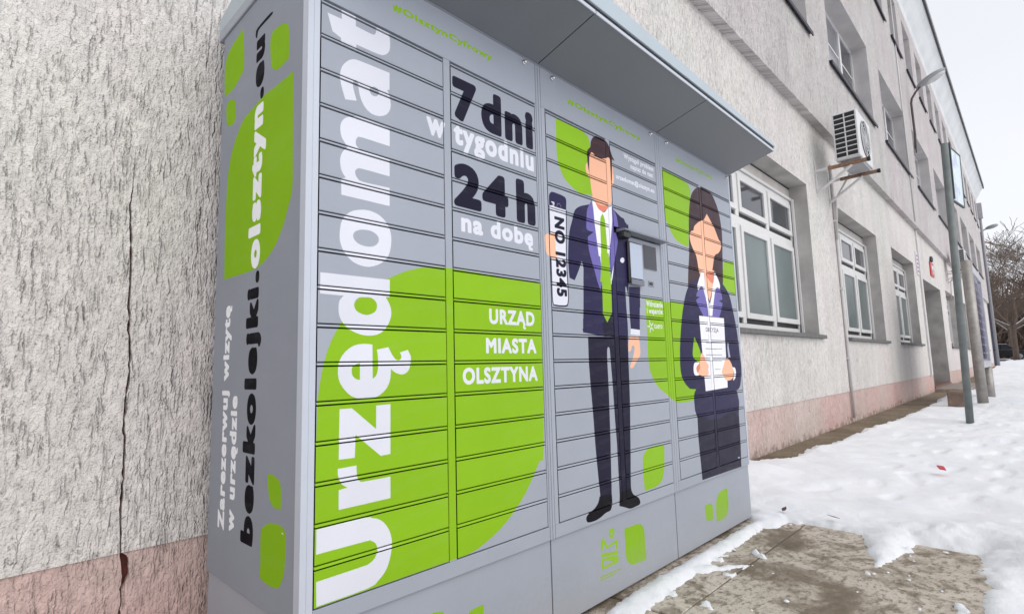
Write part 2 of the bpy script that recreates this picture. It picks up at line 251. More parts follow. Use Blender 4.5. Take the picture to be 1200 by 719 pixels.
  ('F', 'lapel', ['11900,15480 11942,15379 11990,15210 12009,15046 12024,14851 12040,14670 12056,14543 12073,14429 12100,14250 12146,13946 12201,13577 12250,13250 12287,13005 12318,12801 12340,12620 12350,12446 12350,12294 12350,12190 12270,11810 12070,12170 12014,12309 11934,12509 11850,12720 11759,12933 11663,13157 11590,13370 11556,13581 11545,13781 11540,13920 11960,14180 11824,14175 11636,14174 11500,14210 11464,14308 11479,14443 11500,14580 11510,14711 11526,14843 11550,14960 11604,15086 11680,15200 11755,15301 11840,15406']),
  ('F', 'lapel', ['11850,13180 12340,13240 12358,13093 12383,12881 12400,12660 12401,12419 12395,12167 12390,11990 12332,12058 12250,12160 12170,12290 12099,12466 12030,12671 11970,12850 11920,12989 11878,13103']),
  ('F', 'lapel', ['13360,15510 13446,15443 13564,15347 13660,15250 13722,15119 13750,14980 13774,14870 13792,14754 13780,14650 13711,14560 13612,14483 13540,14430 13614,14344 13690,14230 13724,14159 13700,14010 13619,13778 13502,13479 13380,13180 13250,12876 13115,12572 13020,12360 12780,11800 12710,11470 12763,11851 12840,12392 12920,12900 13000,13311 13083,13691 13160,14040 13234,14360 13302,14650 13350,14910 13367,15152 13364,15364']),
  ('F', 'green', ['12640,15060 12710,15003 12790,14840 12824,14604 12850,14299 12870,13990 12881,13698 12886,13403 12890,13110 12897,12790 12905,12472 12910,12250 12260,12190 12300,12412 12356,12730 12400,13050 12421,13343 12432,13638 12440,13930 12442,14237 12442,14540 12460,14780 12515,14926 12587,15009']),
  ('F', 'green', ['12400,13370 12970,13450 12988,13230 13012,12916 13030,12610 13036,12353 13035,12103 13030,11840 13018,11519 13002,11185 12990,10950 12630,10560 12340,10920 12351,11150 12367,11476 12380,11790 12386,12049 12388,12296 12390,12550 12394,12849 12397,13155']),
  ('F', 'white', ['13870,13340 13946,13386 14030,13410 14102,13392 14150,13350 14146,13285 14110,13220 14047,13178 13970,13160 13883,13179 13820,13220 13826,13279']),
  ('F', 'skin', ['8900,13550 8980,13610 9094,13643 9200,13670 9322,13712 9420,13730 9492,13705 9530,13650 9510,13564 9480,13470 9492,13401 9510,13330 9502,13230 9500,13130 9536,13057 9570,12990 9576,12912 9550,12840 9472,12782 9370,12750 9260,12768 9150,12810 9050,12846 8970,12910 8929,13034 8910,13190 8891,13313 8879,13445']),
  ('F', 'white', ['14380,10370 15110,10340 15090,10100 14330,10120']),
  ('F', 'skin', ['14240,10050 14980,10070 14999,9956 15024,9795 15040,9640 15050,9510 15052,9386 15020,9270 14934,9163 14816,9063 14700,8970 14597,8878 14497,8792 14410,8730 14304,8694 14230,8700 14188,8728 14190,8790 14262,8897 14360,9030 14417,9127 14474,9231 14520,9330 14576,9469 14590,9580 14518,9649 14420,9660 14355,9564 14290,9450 14196,9384 14120,9390 14106,9481 14113,9619 14130,9750 14163,9866 14208,9974']),
  ('F', 'hair', ['22010,18320 21853,18274 21704,18216 21550,18130 21379,18012 21203,17867 21050,17700 20934,17514 20842,17306 20760,17070 20682,16791 20614,16485 20560,16190 20526,15930 20506,15681 20480,15410 20445,15103 20405,14774 20350,14430 20264,14063 20164,13682 20090,13320 20033,12967 20001,12633 20060,12380 20212,12243 20454,12186 20840,12170 21464,12184 22232,12239 22910,12320 23422,12362 23844,12430 24170,12710 24374,13377 24481,14255 24560,15000 24630,15462 24672,15790 24690,16090 24687,16390 24660,16661 24610,16920 24536,17176 24438,17420 24320,17640 24177,17836 24014,18008 23850,18150 23704,18259 23556,18338 23370,18390 23108,18410 22807,18404 22540,18390 22339,18376 22170,18355']),
  ('F', 'skin', ['22820,17000 22910,16939 23041,16849 23190,16740 23358,16613 23544,16467 23720,16310 23878,16128 24026,15934 24160,15780 24293,15702 24413,15663 24480,15600 24471,15479 24408,15333 24320,15200 24210,15095 24074,15004 23930,14920 23780,14874 23622,14837 23460,14710 23292,14411 23120,14024 22960,13700 22804,13495 22660,13353 22560,13260 21680,13210 21593,13316 21470,13471 21360,13660 21291,13900 21236,14173 21160,14410 21036,14581 20891,14717 20770,14840 20689,14951 20630,15048 20590,15150 20561,15269 20551,15392 20570,15500 20634,15585 20727,15655 20820,15710 20949,15749 21060,15790 21083,15884 21170,16020 21385,16157 21671,16316 21920,16440 22082,16487 22208,16500 22340,16550 22513,16691 22693,16871']),
  ('F', 'hair', ['21060,16030 21299,16147 21634,16310 21920,16440 22090,16490 22212,16507 22340,16560 22513,16699 22693,16874 22820,17000 22170,16990 21000,16480 20924,16259 20824,15956 20780,15740 20906,15719 21060,15790']),
  ('F', 'navy', ['21990,13700 23270,13840 23449,13687 23700,13476 23930,13310 24089,13254 24226,13244 24390,13190 24618,13060 24873,12886 25090,12680 25239,12435 25350,12158 25450,11880 25547,11608 25633,11335 25710,11070 25780,10821 25842,10580 25890,10330 25921,10032 25939,9726 25950,9510 25993,9226 26048,8823 26060,8440 26006,8108 25909,7796 25780,7550 25634,7399 25456,7314 25210,7260 24818,7233 24359,7235 24030,7240 19480,7600 19328,7686 19114,7813 18930,7960 18801,8114 18701,8289 18640,8510 18636,8835 18671,9206 18700,9470 18741,9677 18802,9976 18880,10300 18974,10643 19086,11011 19210,11360 19350,11682 19504,11985 19660,12250 19820,12471 19981,12654 20130,12800 20240,12896 20337,12954 20480,13010 20703,13063 20972,13114 21240,13200 21519,13362 21796,13559']),
  ('F', 'green', ['20340,10160 20490,9981 20697,9727 20860,9490 20930,9289 20955,9104 20980,8970 21048,8902 21100,8900 20974,8892 20794,8884 20610,8900 20417,8952 20220,9028 20080,9120 20024,9218 20026,9331 20060,9480 20141,9708 20256,9972']),
  ('F', 'panel', ['24460,10010 24476,9877 24500,9689 24530,9510 24571,9351 24617,9203 24650,9100 24360,9100 24336,9250 24306,9460 24300,9650 24343,9797 24410,9924']),
  ('F', 'shirt', ['21780,13680 21888,13742 21970,13729 22060,13550 22157,12996 22263,12276 22420,11930 22681,12329 22994,13102 23240,13680 23378,13808 23460,13670 23585,13574 23726,13439 23830,13300 23900,13189 23931,13074 23860,12900 23606,12615 23249,12270 22960,11960 22810,11704 22730,11482 22680,11330 22140,11300 22046,11493 21907,11767 21740,12030 21508,12253 21247,12466 21080,12660 21065,12826 21144,12973 21260,13130 21417,13333 21612,13544']),
  ('F', 'skin', ['21920,13810 23270,13880 23244,13733 23203,13522 23140,13310 23046,13119 22930,12926 22810,12730 22679,12506 22544,12279 22450,12120 22369,12210 22256,12345 22160,12520 22101,12755 22058,13030 22020,13280 21980,13493 21944,13681']),
  ('F', 'skin2', ['22150,13600 23270,13840 23241,13690 23198,13480 23140,13310 23075,13208 22996,13144 22880,13130 22691,13186 22466,13291 22290,13390 22183,13511']),
  ('F', 'lapel', ['21610,12860 21729,12784 21812,12620 21890,12430 21980,12217 22066,11978 22130,11760 22163,11568 22174,11397 22180,11280 21540,11270 21441,11362 21300,11493 21170,11620 21062,11736 20964,11848 20890,11940 20815,12019 20830,12080 20956,12144 21137,12212 21270,12260 20850,12250 20887,12353 21000,12500 21181,12641 21414,12794']),
  ('F', 'lapel', ['23330,12870 23513,12960 23704,12953 23860,12900 23964,12797 24033,12649 24080,12520 24104,12396 24100,12320 23600,12230 24110,12120 24046,12011 23954,11856 23850,11700 23724,11541 23587,11382 23490,11270 22640,11290 22691,11455 22768,11694 22870,11960 23004,12278 23163,12623']),
  ('F', 'navy', ['19900,7310 19864,7054 19877,6749 19890,6530 20090,6170 20070,5220 20210,3160 25070,3100 25200,4480 25260,5840 25400,6630 25340,6830 25120,7430 24610,8050 20620,8160 20340,7640 20210,7571 20031,7466']),
  ('F', 'trouser', ['20100,6260 20070,5220 20210,3160 25070,3100 25200,4480 25270,5790 25081,5884 24807,6013 24510,6100 24201,6106 23869,6070 23540,6030 23230,5991 22923,5947 22600,5920 22240,5916 21864,5929 21520,5960 21206,6022 20924,6102 20730,6160']),
  ('F', 'panel', ['24650,3660 24990,3650 24820,3540']),
  ('F', 'shirt', ['21030,11260 24120,11280 23990,7470 21220,7400']),
  ('F', 'frame', ['21510,9940 22850,9920 22840,9890 21500,9920']),
  ('F', 'frame', ['21540,9590 22840,9570 22840,9540 21530,9560']),
  ('F', 'frame', ['21640,9890 23650,9920 23650,9890 21630,9860']),
  ('F', 'frame', ['21590,9570 23600,9590 23590,9560 21590,9550']),
  ('F', 'frame', ['21540,9260 23540,9260 23540,9230 21540,9230']),
  ('F', 'frame', ['21490,8950 23490,8930 23480,8910 21490,8930']),
  ('F', 'frame', ['22550,8500 23240,8480 23240,8460 22540,8470']),
  ('F', 'shirt', ['20080,8730 20125,8814 20230,8870 20401,8883 20616,8882 20770,8880 20691,8798 20600,8690 20531,8589 20500,8480 20564,8342 20640,8230 20537,8224 20394,8218 20270,8220 20156,8242 20080,8290 20034,8379 20020,8490 20037,8614']),
  ('F', 'skin', ['20350,8630 20460,8686 20619,8736 20750,8810 20816,8933 20852,9080 20890,9200 20960,9306 21040,9350 21146,9322 21260,9240 21327,9155 21392,9050 21470,8950 21584,8862 21711,8779 21790,8700 21752,8593 21680,8490 21727,8374 21730,8270 21620,8215 21453,8171 21270,8150 21068,8162 20851,8197 20670,8240 20547,8286 20461,8339 20400,8400 20333,8514']),
  ('F', 'skin2', ['20350,8630 20467,8708 20631,8784 20750,8810 20781,8694 20740,8540 20654,8468 20560,8420 20521,8372 20490,8350 20432,8373 20380,8430 20333,8524']),
  ('F', 'skin', ['23350,8310 23408,8420 23523,8547 23640,8670 23736,8790 23832,8905 23940,8990 24067,9039 24206,9058 24340,9040 24472,8968 24600,8860 24700,8760 24769,8662 24810,8560 24864,8462 24921,8350 24940,8240 24907,8128 24836,8017 24730,7930 24577,7878 24390,7851 24210,7840 24041,7844 23880,7864 23750,7900 23651,7991 23580,8100 23489,8164 23390,8229']),
  ('F', 'shirt', ['24780,8560 24889,8558 25040,8552 25160,8520 25244,8402 25260,8250 25232,8140 25175,8024 25100,7930 24993,7871 24869,7834 24780,7810 24840,7922 24910,8060 24971,8157 24990,8260 24934,8364 24845,8479']),
  ('L', 'green', ['1880,6320 1778,6364 1630,6360 1521,6351 1403,6331 1300,6300 1181,6249 1100,6140 1076,5971 1071,5761 1070,5610 1176,5599 1324,5586 1460,5590 1565,5620 1656,5669 1730,5730 1799,5848 1840,5990 1869,6106 1891,6229']),
  ('L', 'green', ['2240,4890 2162,5006 2040,5040 1956,5096 1857,5153 1700,5190 1421,5224 1085,5239 840,5170 760,4950 772,4645 800,4390 818,4245 852,4150 910,4060 978,3950 1070,3844 1230,3770 1530,3734 1900,3729 2170,3760 2254,3824 2239,3925 2220,4080 2237,4338 2251,4651']),
  ('L', 'green', ['4490,19580 4441,19202 4376,18679 4350,18280 4406,18117 4560,18090 4736,18013 4960,17933 5200,17880 5481,17873 5780,17893 5990,17910 6017,18134 6053,18448 6070,18720 6060,18899 6030,19036 5980,19150 5912,19242 5823,19310 5700,19370 5531,19425 5328,19471 5120,19510 4890,19541 4655,19564']),
  ('L', 'green', ['2350,18350 2137,18411 1833,18374 1580,18320 1431,18271 1333,18206 1260,18140 1197,18087 1170,17960 1150,17721 1136,17416 1140,17190 1168,17113 1270,17130 1436,17113 1651,17101 1840,17110 1978,17151 2091,17213 2180,17280 2264,17348 2310,17500 2360,17769 2400,18109']),
  ('L', 'green', ['5470,17600 5338,17570 5199,17513 5090,17450 5012,17371 4980,17250 4953,17092 4935,16902 4960,16760 5051,16700 5184,16687 5320,16700 5456,16723 5594,16771 5700,16870 5767,17066 5801,17312 5790,17500 5716,17582 5596,17605']),
  ('L', 'green', ['850,16650 833,16034 809,15173 790,14450 773,14020 762,13729 780,13490 843,13292 935,13148 1030,13010 1113,12866 1200,12729 1310,12590 1449,12440 1610,12288 1800,12150 2026,12029 2280,11922 2540,11840 2752,11789 2971,11763 3340,11750 4036,11752 4883,11768 5490,11780 5514,12290 5545,13008 5560,13660 5544,14167 5511,14608 5480,14940 5462,15103 5446,15158 5410,15240 5351,15409 5273,15605 5170,15790 5035,15953 4875,16105 4710,16240 4549,16359 4381,16462 4200,16540 4004,16583 3793,16601 3560,16620 3293,16654 3004,16689 2720,16710 2464,16706 2213,16687 1930,16670 1551,16661 1141,16654']),
  ('L', 'black', ['2390,19060 2231,19011 2300,18960 2543,18955 2891,18961 3160,18960 3284,18940 3310,18900 3348,18811 3380,18740 3434,18767 3480,18830 3494,18895 3480,18960 3475,19012 3350,19050 3059,19063 2676,19068']),
  ('L', 'white', ['1070,5080 920,5090 920,5050 980,5070']),
]

PAL = {'green': (139, 186, 33), 'greend': (146, 192, 44), 'greend2': (150, 178, 96), 'white': (220, 222, 232), 'shirt': (238, 238, 244),
       'navy': (43, 40, 74), 'trouser': (31, 28, 50), 'lapel': (112, 104, 172), 'black': (18, 17, 24), 'hair': (64, 44, 50),
       'skin': (246, 188, 156), 'skin2': (222, 132, 106), 'panel': (170, 175, 192), 'frame': (120, 126, 140), 'ink': (28, 27, 48)}

class Canvas:
    """a print sheet in metres: u to the right, v upwards"""
    def __init__(s, u0, v0, u1, v1, px, base):
        s.u0, s.v0, s.px = u0, v0, px
        s.w = int((u1 - u0) / px); s.h = int((v1 - v0) / px); s.u1 = u0 + s.w * px; s.v1 = v0 + s.h * px
        s.a = np.empty((s.h, s.w, 4), np.float32); s.a[:] = (*[c / 255 for c in base], 1)
    def blend(s, r0, r1, c0, c1, cov, col):
        sub = s.a[r0:r1, c0:c1, :3]; k = cov[..., None]
        sub += k * (np.array([c / 255 for c in col], np.float32) - sub)
    def fill(s, contours, col):
        E = []
        for c in contours:
            p = [((u - s.u0) / s.px, (v - s.v0) / s.px) for u, v in c]
            E += [(*p[i], *p[(i + 1) % len(p)]) for i in range(len(p))]
        E = np.array(E); E = E[E[:, 1] != E[:, 3]]
        c0 = max(0, int(E[:, [0, 2]].min()) - 1); c1 = min(s.w, int(E[:, [0, 2]].max()) + 2)
        r0 = max(0, int(E[:, [1, 3]].min())); r1 = min(s.h, int(E[:, [1, 3]].max()) + 1)
        if r1 <= r0 or c1 <= c0: return
        W = c1 - c0; cov = np.zeros((r1 - r0, W + 2), np.float32); SS = 3
        lo = np.minimum(E[:, 1], E[:, 3]); hi = np.maximum(E[:, 1], E[:, 3])
        for r in range(r0, r1):
            for q in range(SS):
                y = r + (q + .5) / SS
                e = E[(lo <= y) & (hi > y)]
                if not len(e): continue
                xs = np.sort(e[:, 0] + (y - e[:, 1]) / (e[:, 3] - e[:, 1]) * (e[:, 2] - e[:, 0])) - c0
                for a, b in zip(xs[::2], xs[1::2]):
                    a = min(max(a, 0), W - 1e-3); b = min(max(b, 0), W - 1e-3)
                    if b <= a: continue
                    ia, ib = int(a), int(b); row = cov[r - r0]
                    if ia == ib: row[ia] += (b - a) / SS
                    else:
                        row[ia] += (ia + 1 - a) / SS; row[ib] += (b - ib) / SS
                        row[ia + 1:ib] += 1.0 / SS
        s.blend(r0, r1, c0, c1, np.clip(cov[:, :W], 0, 1), col)
    def sdf(s, segs, inside_edges, off, col, M):
        """fill of an outline grown by off. M maps glyph to sheet metres: (ax,bx,cx, ay,by,cy)"""
        ax, bx, cx, ay, by, cy = M
        P = np.concatenate([inside_edges.reshape(-1, 2), segs.reshape(-1, 2)]) if len(segs) else inside_edges.reshape(-1, 2)
        lo = P.min(0) - off - .02; hi = P.max(0) + off + .02
        cor = [(ax * u + bx * v + cx, ay * u + by * v + cy) for u in (lo[0], hi[0]) for v in (lo[1], hi[1])]
        us = [(c[0] - s.u0) / s.px for c in cor]; vs = [(c[1] - s.v0) / s.px for c in cor]
        c0, c1 = max(0, int(min(us))), min(s.w, int(max(us)) + 1); r0, r1 = max(0, int(min(vs))), min(s.h, int(max(vs)) + 1)
        if r1 <= r0 or c1 <= c0: return
        U, V = np.meshgrid((np.arange(c0, c1) + .5) * s.px + s.u0 - cx, (np.arange(r0, r1) + .5) * s.px + s.v0 - cy)
        det = ax * by - bx * ay
        gx = ((by * U - bx * V) / det).astype(np.float32); gy = ((-ay * U + ax * V) / det).astype(np.float32)
        d2 = np.full(gx.shape, 9.0, np.float32); par = np.zeros(gx.shape, bool)
        for (x0, y0), (x1, y1) in inside_edges:
            dx, dy = x1 - x0, y1 - y0; L = dx * dx + dy * dy
            if L < 1e-12: continue
            t = np.clip(((gx - x0) * dx + (gy - y0) * dy) / L, 0, 1)
            d2 = np.minimum(d2, (gx - x0 - t * dx) ** 2 + (gy - y0 - t * dy) ** 2)
            if dy:
                cr = ((y0 <= gy) != (y1 <= gy)) & (gx < x0 + (gy - y0) / dy * dx); par ^= cr
        d = np.sqrt(d2); d = np.where(par, -d, d) - off
        if off > .02:      # keep the corners of the heavy letters crisp
            p0, p1 = inside_edges[:, 0], inside_edges[:, 1]; pts = []
            for a_, b_ in zip(p0, p1):
                k_ = max(1, int(math.hypot(*(b_ - a_)) / .018)); pts += [a_ + (b_ - a_) * q / k_ for q in range(k_)]
            dc = np.full(gx.shape, 9.0, np.float32)
            for x0, y0 in pts: dc = np.minimum(dc, np.maximum(np.abs(gx - x0), np.abs(gy - y0)))
            d = np.minimum(d, np.where(par, -1, dc) - off * .82)
        for (x0, y0), (x1, y1), r in [(a, b, r) for a, b, r in segs_list(segs)]:
            dx, dy = x1 - x0, y1 - y0; L = dx * dx + dy * dy + 1e-12
            t = np.clip(((gx - x0) * dx + (gy - y0) * dy) / L, 0, 1)
            d = np.minimum(d, np.sqrt((gx - x0 - t * dx) ** 2 + (gy - y0 - t * dy) ** 2) - r)
        pxg = s.px / math.sqrt(abs(det))
        s.blend(r0, r1, c0, c1, np.clip(.5 - d / pxg, 0, 1), col)
    def image(s, name):
        im = D.images.new(name, s.w, s.h, alpha=False); im.pixels.foreach_set(s.a.ravel()); im.update(); im.pack()
        return im
def segs_list(segs):
    return [(tuple(a), tuple(b), SEG_R[0]) for a, b in segs] if len(segs) else []
SEG_R = [.05]

GL = {}
def text_edges(t):
    c = D.curves.new('glyph_curve', 'FONT'); c.body = t; c.size = 1; c.resolution_u = 6; c.fill_mode = 'NONE'
    o = D.objects.new('glyph_object', c); COL.objects.link(o)
    bpy.context.view_layer.update()
    dg = bpy.context.evaluated_depsgraph_get(); me = o.evaluated_get(dg).to_mesh()
    v = np.array([x.co[:2] for x in me.vertices]).reshape(-1, 2); e = np.array([x.vertices[:] for x in me.edges]).reshape(-1, 2)
    D.objects.remove(o); D.curves.remove(c)
    return v, e
DIA = {'ę': ('e', 'og'), 'ą': ('a', 'og'), 'Ą': ('A', 'og'), 'ł': ('l', 'sl'), 'ż': ('z', 'dot'), 'ó': ('o', 'ac')}
def glyph(ch):
    if ch in GL: return GL[ch]
    if ch == ' ': GL[ch] = (None, .26, ()); return GL[ch]
    b, k = DIA.get(ch, (ch, None))
    v, e = text_edges(b); v1, _ = text_edges(b + '|'); v2, _ = text_edges('|')
    adv = v1[:, 0].max() - v2[:, 0].max()
    ed = v[e]; x1, y1, x0 = v[:, 0].max(), v[:, 1].max(), v[:, 0].min(); seg = ()
    if k == 'og':
        bx = x1 - .10 if b != 'A' else x1 - .05
        seg = (((bx, .0), (bx - .07, -.10)), ((bx - .07, -.10), (bx - .05, -.17)), ((bx - .05, -.17), (bx + .06, -.18)))
    if k == 'sl': seg = (((x0 - .06, .28), (x1 + .06, .42)),)
    if k == 'dot': seg = ((((x0 + x1) / 2, y1 + .16), ((x0 + x1) / 2 + .001, y1 + .16)),)
    GL[ch] = (ed, adv, np.array(seg) if seg else ()); return GL[ch]
def write(cv, text, p0, p1, hvec, color, bold=.035, cap=.70, track=.0, colors=None, ogr=.038):
    """text along the baseline p0->p1, ascender/cap height vector hvec (for glyph height cap)"""
    tot = 0; pos = []
    for ch in text:
        pos.append(tot); tot += glyph(ch)[1] + 2 * bold * .8 + track
    g0 = glyph(text[0])[0][..., 0].min() if glyph(text[0])[0] is not None else 0
    bx = np.array(p0); dx = (np.array(p1) - bx) / (tot - .06); hy = np.array(hvec) / cap
    for i, ch in enumerate(text):
        ed, adv, seg = glyph(ch)
        if ed is None: continue
        off = pos[i] + bold - g0
        M = (dx[0], hy[0], bx[0] + dx[0] * off, dx[1], hy[1], bx[1] + dx[1] * off)
        SEG_R[0] = ogr + bold * .5
        col = PAL[colors[i] if colors else color]
        cv.sdf(np.array(seg) if len(seg) else np.zeros((0, 2, 2)), ed, bold, col, M)
def paint(cv, plane):
    for pl, col, cs in SHAPES:
        if pl != plane: continue
        C_ = [[tuple(int(q) / 10000 for q in p.split(',')) for p in c.split()] for c in cs]
        if pl == 'F' and col in ('green', 'white') and min(p[1] for p in C_[0]) > .30 and min(p[0] for p in C_[0]) < .2:
            C_ = [[(u, max(v, .3535)) for u, v in c] for c in C_]
        cv.fill(C_, PAL[col])

PANEL = (162, 168, 179)
front = Canvas(0, 0, 2.64, 2.06, .0008, PANEL)
paint(front, 'F')
write(front, '7', (.466, 1.672), (.562, 1.672), (0, .122), 'ink', .060)
write(front, 'dni', (.588, 1.672), (.846, 1.672), (0, .125), 'ink', .062)
write(front, 'w', (.364, 1.584), (.428, 1.584), (0, .070), 'white', .046)
write(front, 'tygodniu', (.468, 1.584), (.840, 1.584), (0, .070), 'white', .046)
write(front, '24', (.466, 1.392), (.700, 1.392), (0, .122), 'ink', .062)
write(front, 'h', (.744, 1.392), (.848, 1.392), (0, .133), 'ink', .066)
write(front, 'na dobę', (.493, 1.308), (.826, 1.308), (0, .057), 'white', .046)
write(front, 'URZĄD', (.603, 1.027), (.820, 1.027), (0, .044), 'white', .046)
write(front, 'MIASTA', (.587, .934), (.824, .934), (0, .044), 'white', .046)
write(front, 'OLSZTYNA', (.489, .841), (.824, .841), (0, .045), 'white', .046)
for a, b in ((.248, .640), (1.057, 1.601), (1.952, 2.385)):
    write(front, '#OlsztynCyfrowy', (a, 1.916), (b, 1.922), (0, .019), 'green', .045)
write(front, 'Wystąpił problem', (1.453, 1.797), (1.712, 1.799), (0, .022), 'white', .04)
write(front, 'napisz do nas:', (1.505, 1.762), (1.709, 1.767), (0, .022), 'white', .04)
write(front, 'urzedomat@olsztyn.eu', (1.381, 1.687), (1.710, 1.692), (0, .020), 'white', .04)
write(front, 'Wdrożenie', (1.578, 1.143), (1.727, 1.145), (0, .025), 'white', .04)
write(front, 'i wsparcie:', (1.581, 1.112), (1.729, 1.114), (0, .023), 'white', .04)
write(front, 'cuero', (1.637, 1.045), (1.712, 1.046), (0, .019), 'white', .02, cap=.5)
for k in range(5):     # star of figures in the sponsor's mark
    a = math.pi / 2 + k * 2 * math.pi / 5 + .3
    c = (1.606, 1.052); q = lambda r, t: (c[0] + r * math.cos(t), c[1] + r * math.sin(t))
    front.fill([[q(.007, a - .5), q(.018, a - .25), q(.018, a + .25), q(.007, a + .5)]], PAL['white'])
    front.fill([[(q(.024, a)[0] + .0042 * math.cos(t * math.pi / 4), q(.024, a)[1] + .0042 * math.sin(t * math.pi / 4)) for t in range(8)]], PAL['white'])
# number plate text reads downwards
write(front, 'NO', (.952, 1.438), (.952, 1.335), (.052, 0), 'ink', .055)
write(front, '12345', (.952, 1.305), (.952, 1.128), (.052, 0), 'ink', .055)
write(front, 'PL', (.935, 1.491), (.935, 1.464), (.016, 0), 'white', .04)
for k in range(12):
    a = k * math.pi / 6; front.fill([[(.978 + .012 * math.cos(a) + .0016 * math.cos(t * 1.57), 1.478 + .013 * math.sin(a) + .0016 * math.sin(t * 1.57)) for t in range(4)]], PAL['white'])
write(front, 'DECYZJA', (2.172, 1.047), (2.329, 1.047), (0, .021), 'ink', .0)

side = Canvas(-.005, 0, .66, 2.06, .0008, (150, 154, 164)); PAL['white'] = (246, 247, 250)
paint(side, 'L')
s_ = 'bezkolejki.olsztyn.eu'
write(side, s_, (.281, .440), (.284, 1.868), (.080, 0), 'black', .066, cap=.76, colors=['black'] * 11 + ['white'] * 7 + ['black'] * 3)
write(side, 'Zarezerwuj wizytę', (.488, .445), (.488, 1.090), (.046, 0), 'white', .055)
write(side, 'w urzędzie', (.412, .452), (.412, .822), (.046, 0), 'white', .055)

LOCK = thing('parcel_locker', 'tall grey and green office self-service locker standing against the plaster wall', 'locker')

def printed(name, cv, axis, rough=.32, spec=.12):
    t = NT(name); c = t.n('TexCoord'); c.object = LOCK
    sp = t.n('SeparateXYZ'); t.l(c.outputs['Object'], sp.inputs[0])
    u = t.math('DIVIDE', t.math('SUBTRACT', sp.outputs[axis], cv.u0), cv.u1 - cv.u0)
    v = t.math('DIVIDE', t.math('SUBTRACT', sp.outputs[2], cv.v0), cv.v1 - cv.v0)
    cb = t.n('CombineXYZ'); t.l(u, cb.inputs[0]); t.l(v, cb.inputs[1])
    im = t.n('TexImage'); im.image = cv.image(name); im.extension = 'EXTEND'; im.interpolation = 'Linear'; t.l(cb.outputs[0], im.inputs[0])
    base = im.outputs[0]
    oi = t.n('ObjectInfo')
    hv = t.n('HueSaturation'); t.l(base, hv.inputs['Color']); t.l(t.rng(oi.outputs['Random'], 0, 1, .965, 1.03) , hv.inputs['Value'])
    v3 = c.outputs['Object']
    grime = t.rng(t.noise(v3, 3.5, 6, .6), .35, .75, 1, .93)
    speck = t.rng(t.noise(v3, 140, 3, .7), .68, .76, 1, .90)
    g2 = t.mix(1.0, hv.outputs[0], t.math('MULTIPLY', grime, speck), 'MULTIPLY')
    spz = t.rng(sp.outputs[2], .02, .30, .62, .36)      # dried slush splashes low down
    spl = t.math('MULTIPLY', t.math('GREATER_THAN', spz, t.noise(v3, 70, 5, .8)), t.rng(sp.outputs[2], .0, .32, .30, .0))
    g2 = t.mix(spl, g2, (.33, .30, .26, 1))
    wipe = t.rng(t.noise(t.coord((3, 3, 14), (0, .5, 0)), 1.0, 5, .7), .52, .70, 0, .035)
    g2 = t.mix(wipe, g2, (.62, .63, .66, 1))
    nb = t.bump(t.noise(v3, 900, 2), .06, .0006, t.bump(t.noise(v3, 5, 2), .05, .01))
    return t.set(base=g2, rough=t.rng(t.noise(v3, 9, 5), .3, .7, rough - .04, rough + .10), normal=nb, spec=spec)

M_front = printed('printed_front_enamel', front, 0)
M_side = printed('printed_side_enamel', side, 1, .45, .02)
del front, side
M_grey = plain('grey_powder_coat', rgb(163, 169, 180), .38, var=.03, scale=3)
M_base = plain('grey_base_coat', rgb(158, 163, 174), .40, var=.05, scale=2.5)
M_rim = plain('light_grey_rim', rgb(190, 196, 208), .34, var=.03)
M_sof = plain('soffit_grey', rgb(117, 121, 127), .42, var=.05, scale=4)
M_fascia = plain('canopy_fascia', rgb(172, 184, 192), .35, var=.04)
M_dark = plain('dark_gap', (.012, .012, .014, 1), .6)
M_chrome = plain('chrome', (.75, .75, .77, 1), .12, metal=1, var=.02)
M_black = plain('black_plastic', (.018, .018, .02, 1), .35)
M_screen = plain('screen_glass', (.035, .036, .05, 1), .10)
M_readr = plain('reader_face', rgb(176, 186, 204), .22, var=.03)

# ------------------------------------------------------------------ locker
TOP, Z0, PITCH = 2.0, .351, .093
ZT = Z0 + 16 * PITCH
cols = [(.033, .427), (.460, .854), (.917, 1.308), (1.345, 1.731), (1.804, 2.198), (2.230, 2.606)]
# carcass behind doors
B(.02, 2.612, .03, .62, .30, 1.99).build('cabinet_body', M_dark, LOCK)
B(.0, .006, .004, .62, .308, 2.0).build('side_panel', M_side, LOCK, bevel=.001)
B(2.624, 2.63, .004, .62, .308, 2.0).build('side_panel', M_grey, LOCK, bevel=.001)
# frame pieces flush with the door faces, butted end to end
def fr(x0, x1, z0, z1, mat=M_front, name='frame_post'):
    return B(x0, x1, 0, .03, z0, z1).build(name, mat, LOCK, bevel=.0012)
g = .0035
fr(-.002, .014, .306, 2.0, M_rim); fr(.014, cols[0][0] - .003, .306, 2.0, M_rim)
fr(cols[0][0] - .0025, .8645, ZT + .006, 2.0, name='frame_header')
fr(cols[0][0] - .0025, .8645, .306, Z0 - .002, name='frame_footer')
fr(.427 + g, .460 - g, Z0 - .0015, ZT + .0055)
fr(.854 + g, .8645, Z0 - .0015, ZT + .0055)
fr(.8665, .8785, .306, 2.0); fr(.8805, .8915, .306, 2.0)
fr(.8935, 1.7385, ZT + .006, 2.0, name='frame_header'); fr(.8935, 1.7385, .306, Z0 - .002, name='frame_footer')
fr(.8935, .917 - g, Z0 - .0015, ZT + .0055); fr(1.308 + g, 1.345 - g, Z0 - .0015, ZT + .0055)
fr(1.731 + g, 1.7385, Z0 - .0015, ZT + .0055)
fr(1.7405, 1.7565, .306, 2.0); fr(1.7585, 1.7765, .306, 2.0)
fr(1.7785, 2.614, ZT + .006, 2.0, name='frame_header'); fr(1.7785, 2.614, .306, Z0 - .002, name='frame_footer')
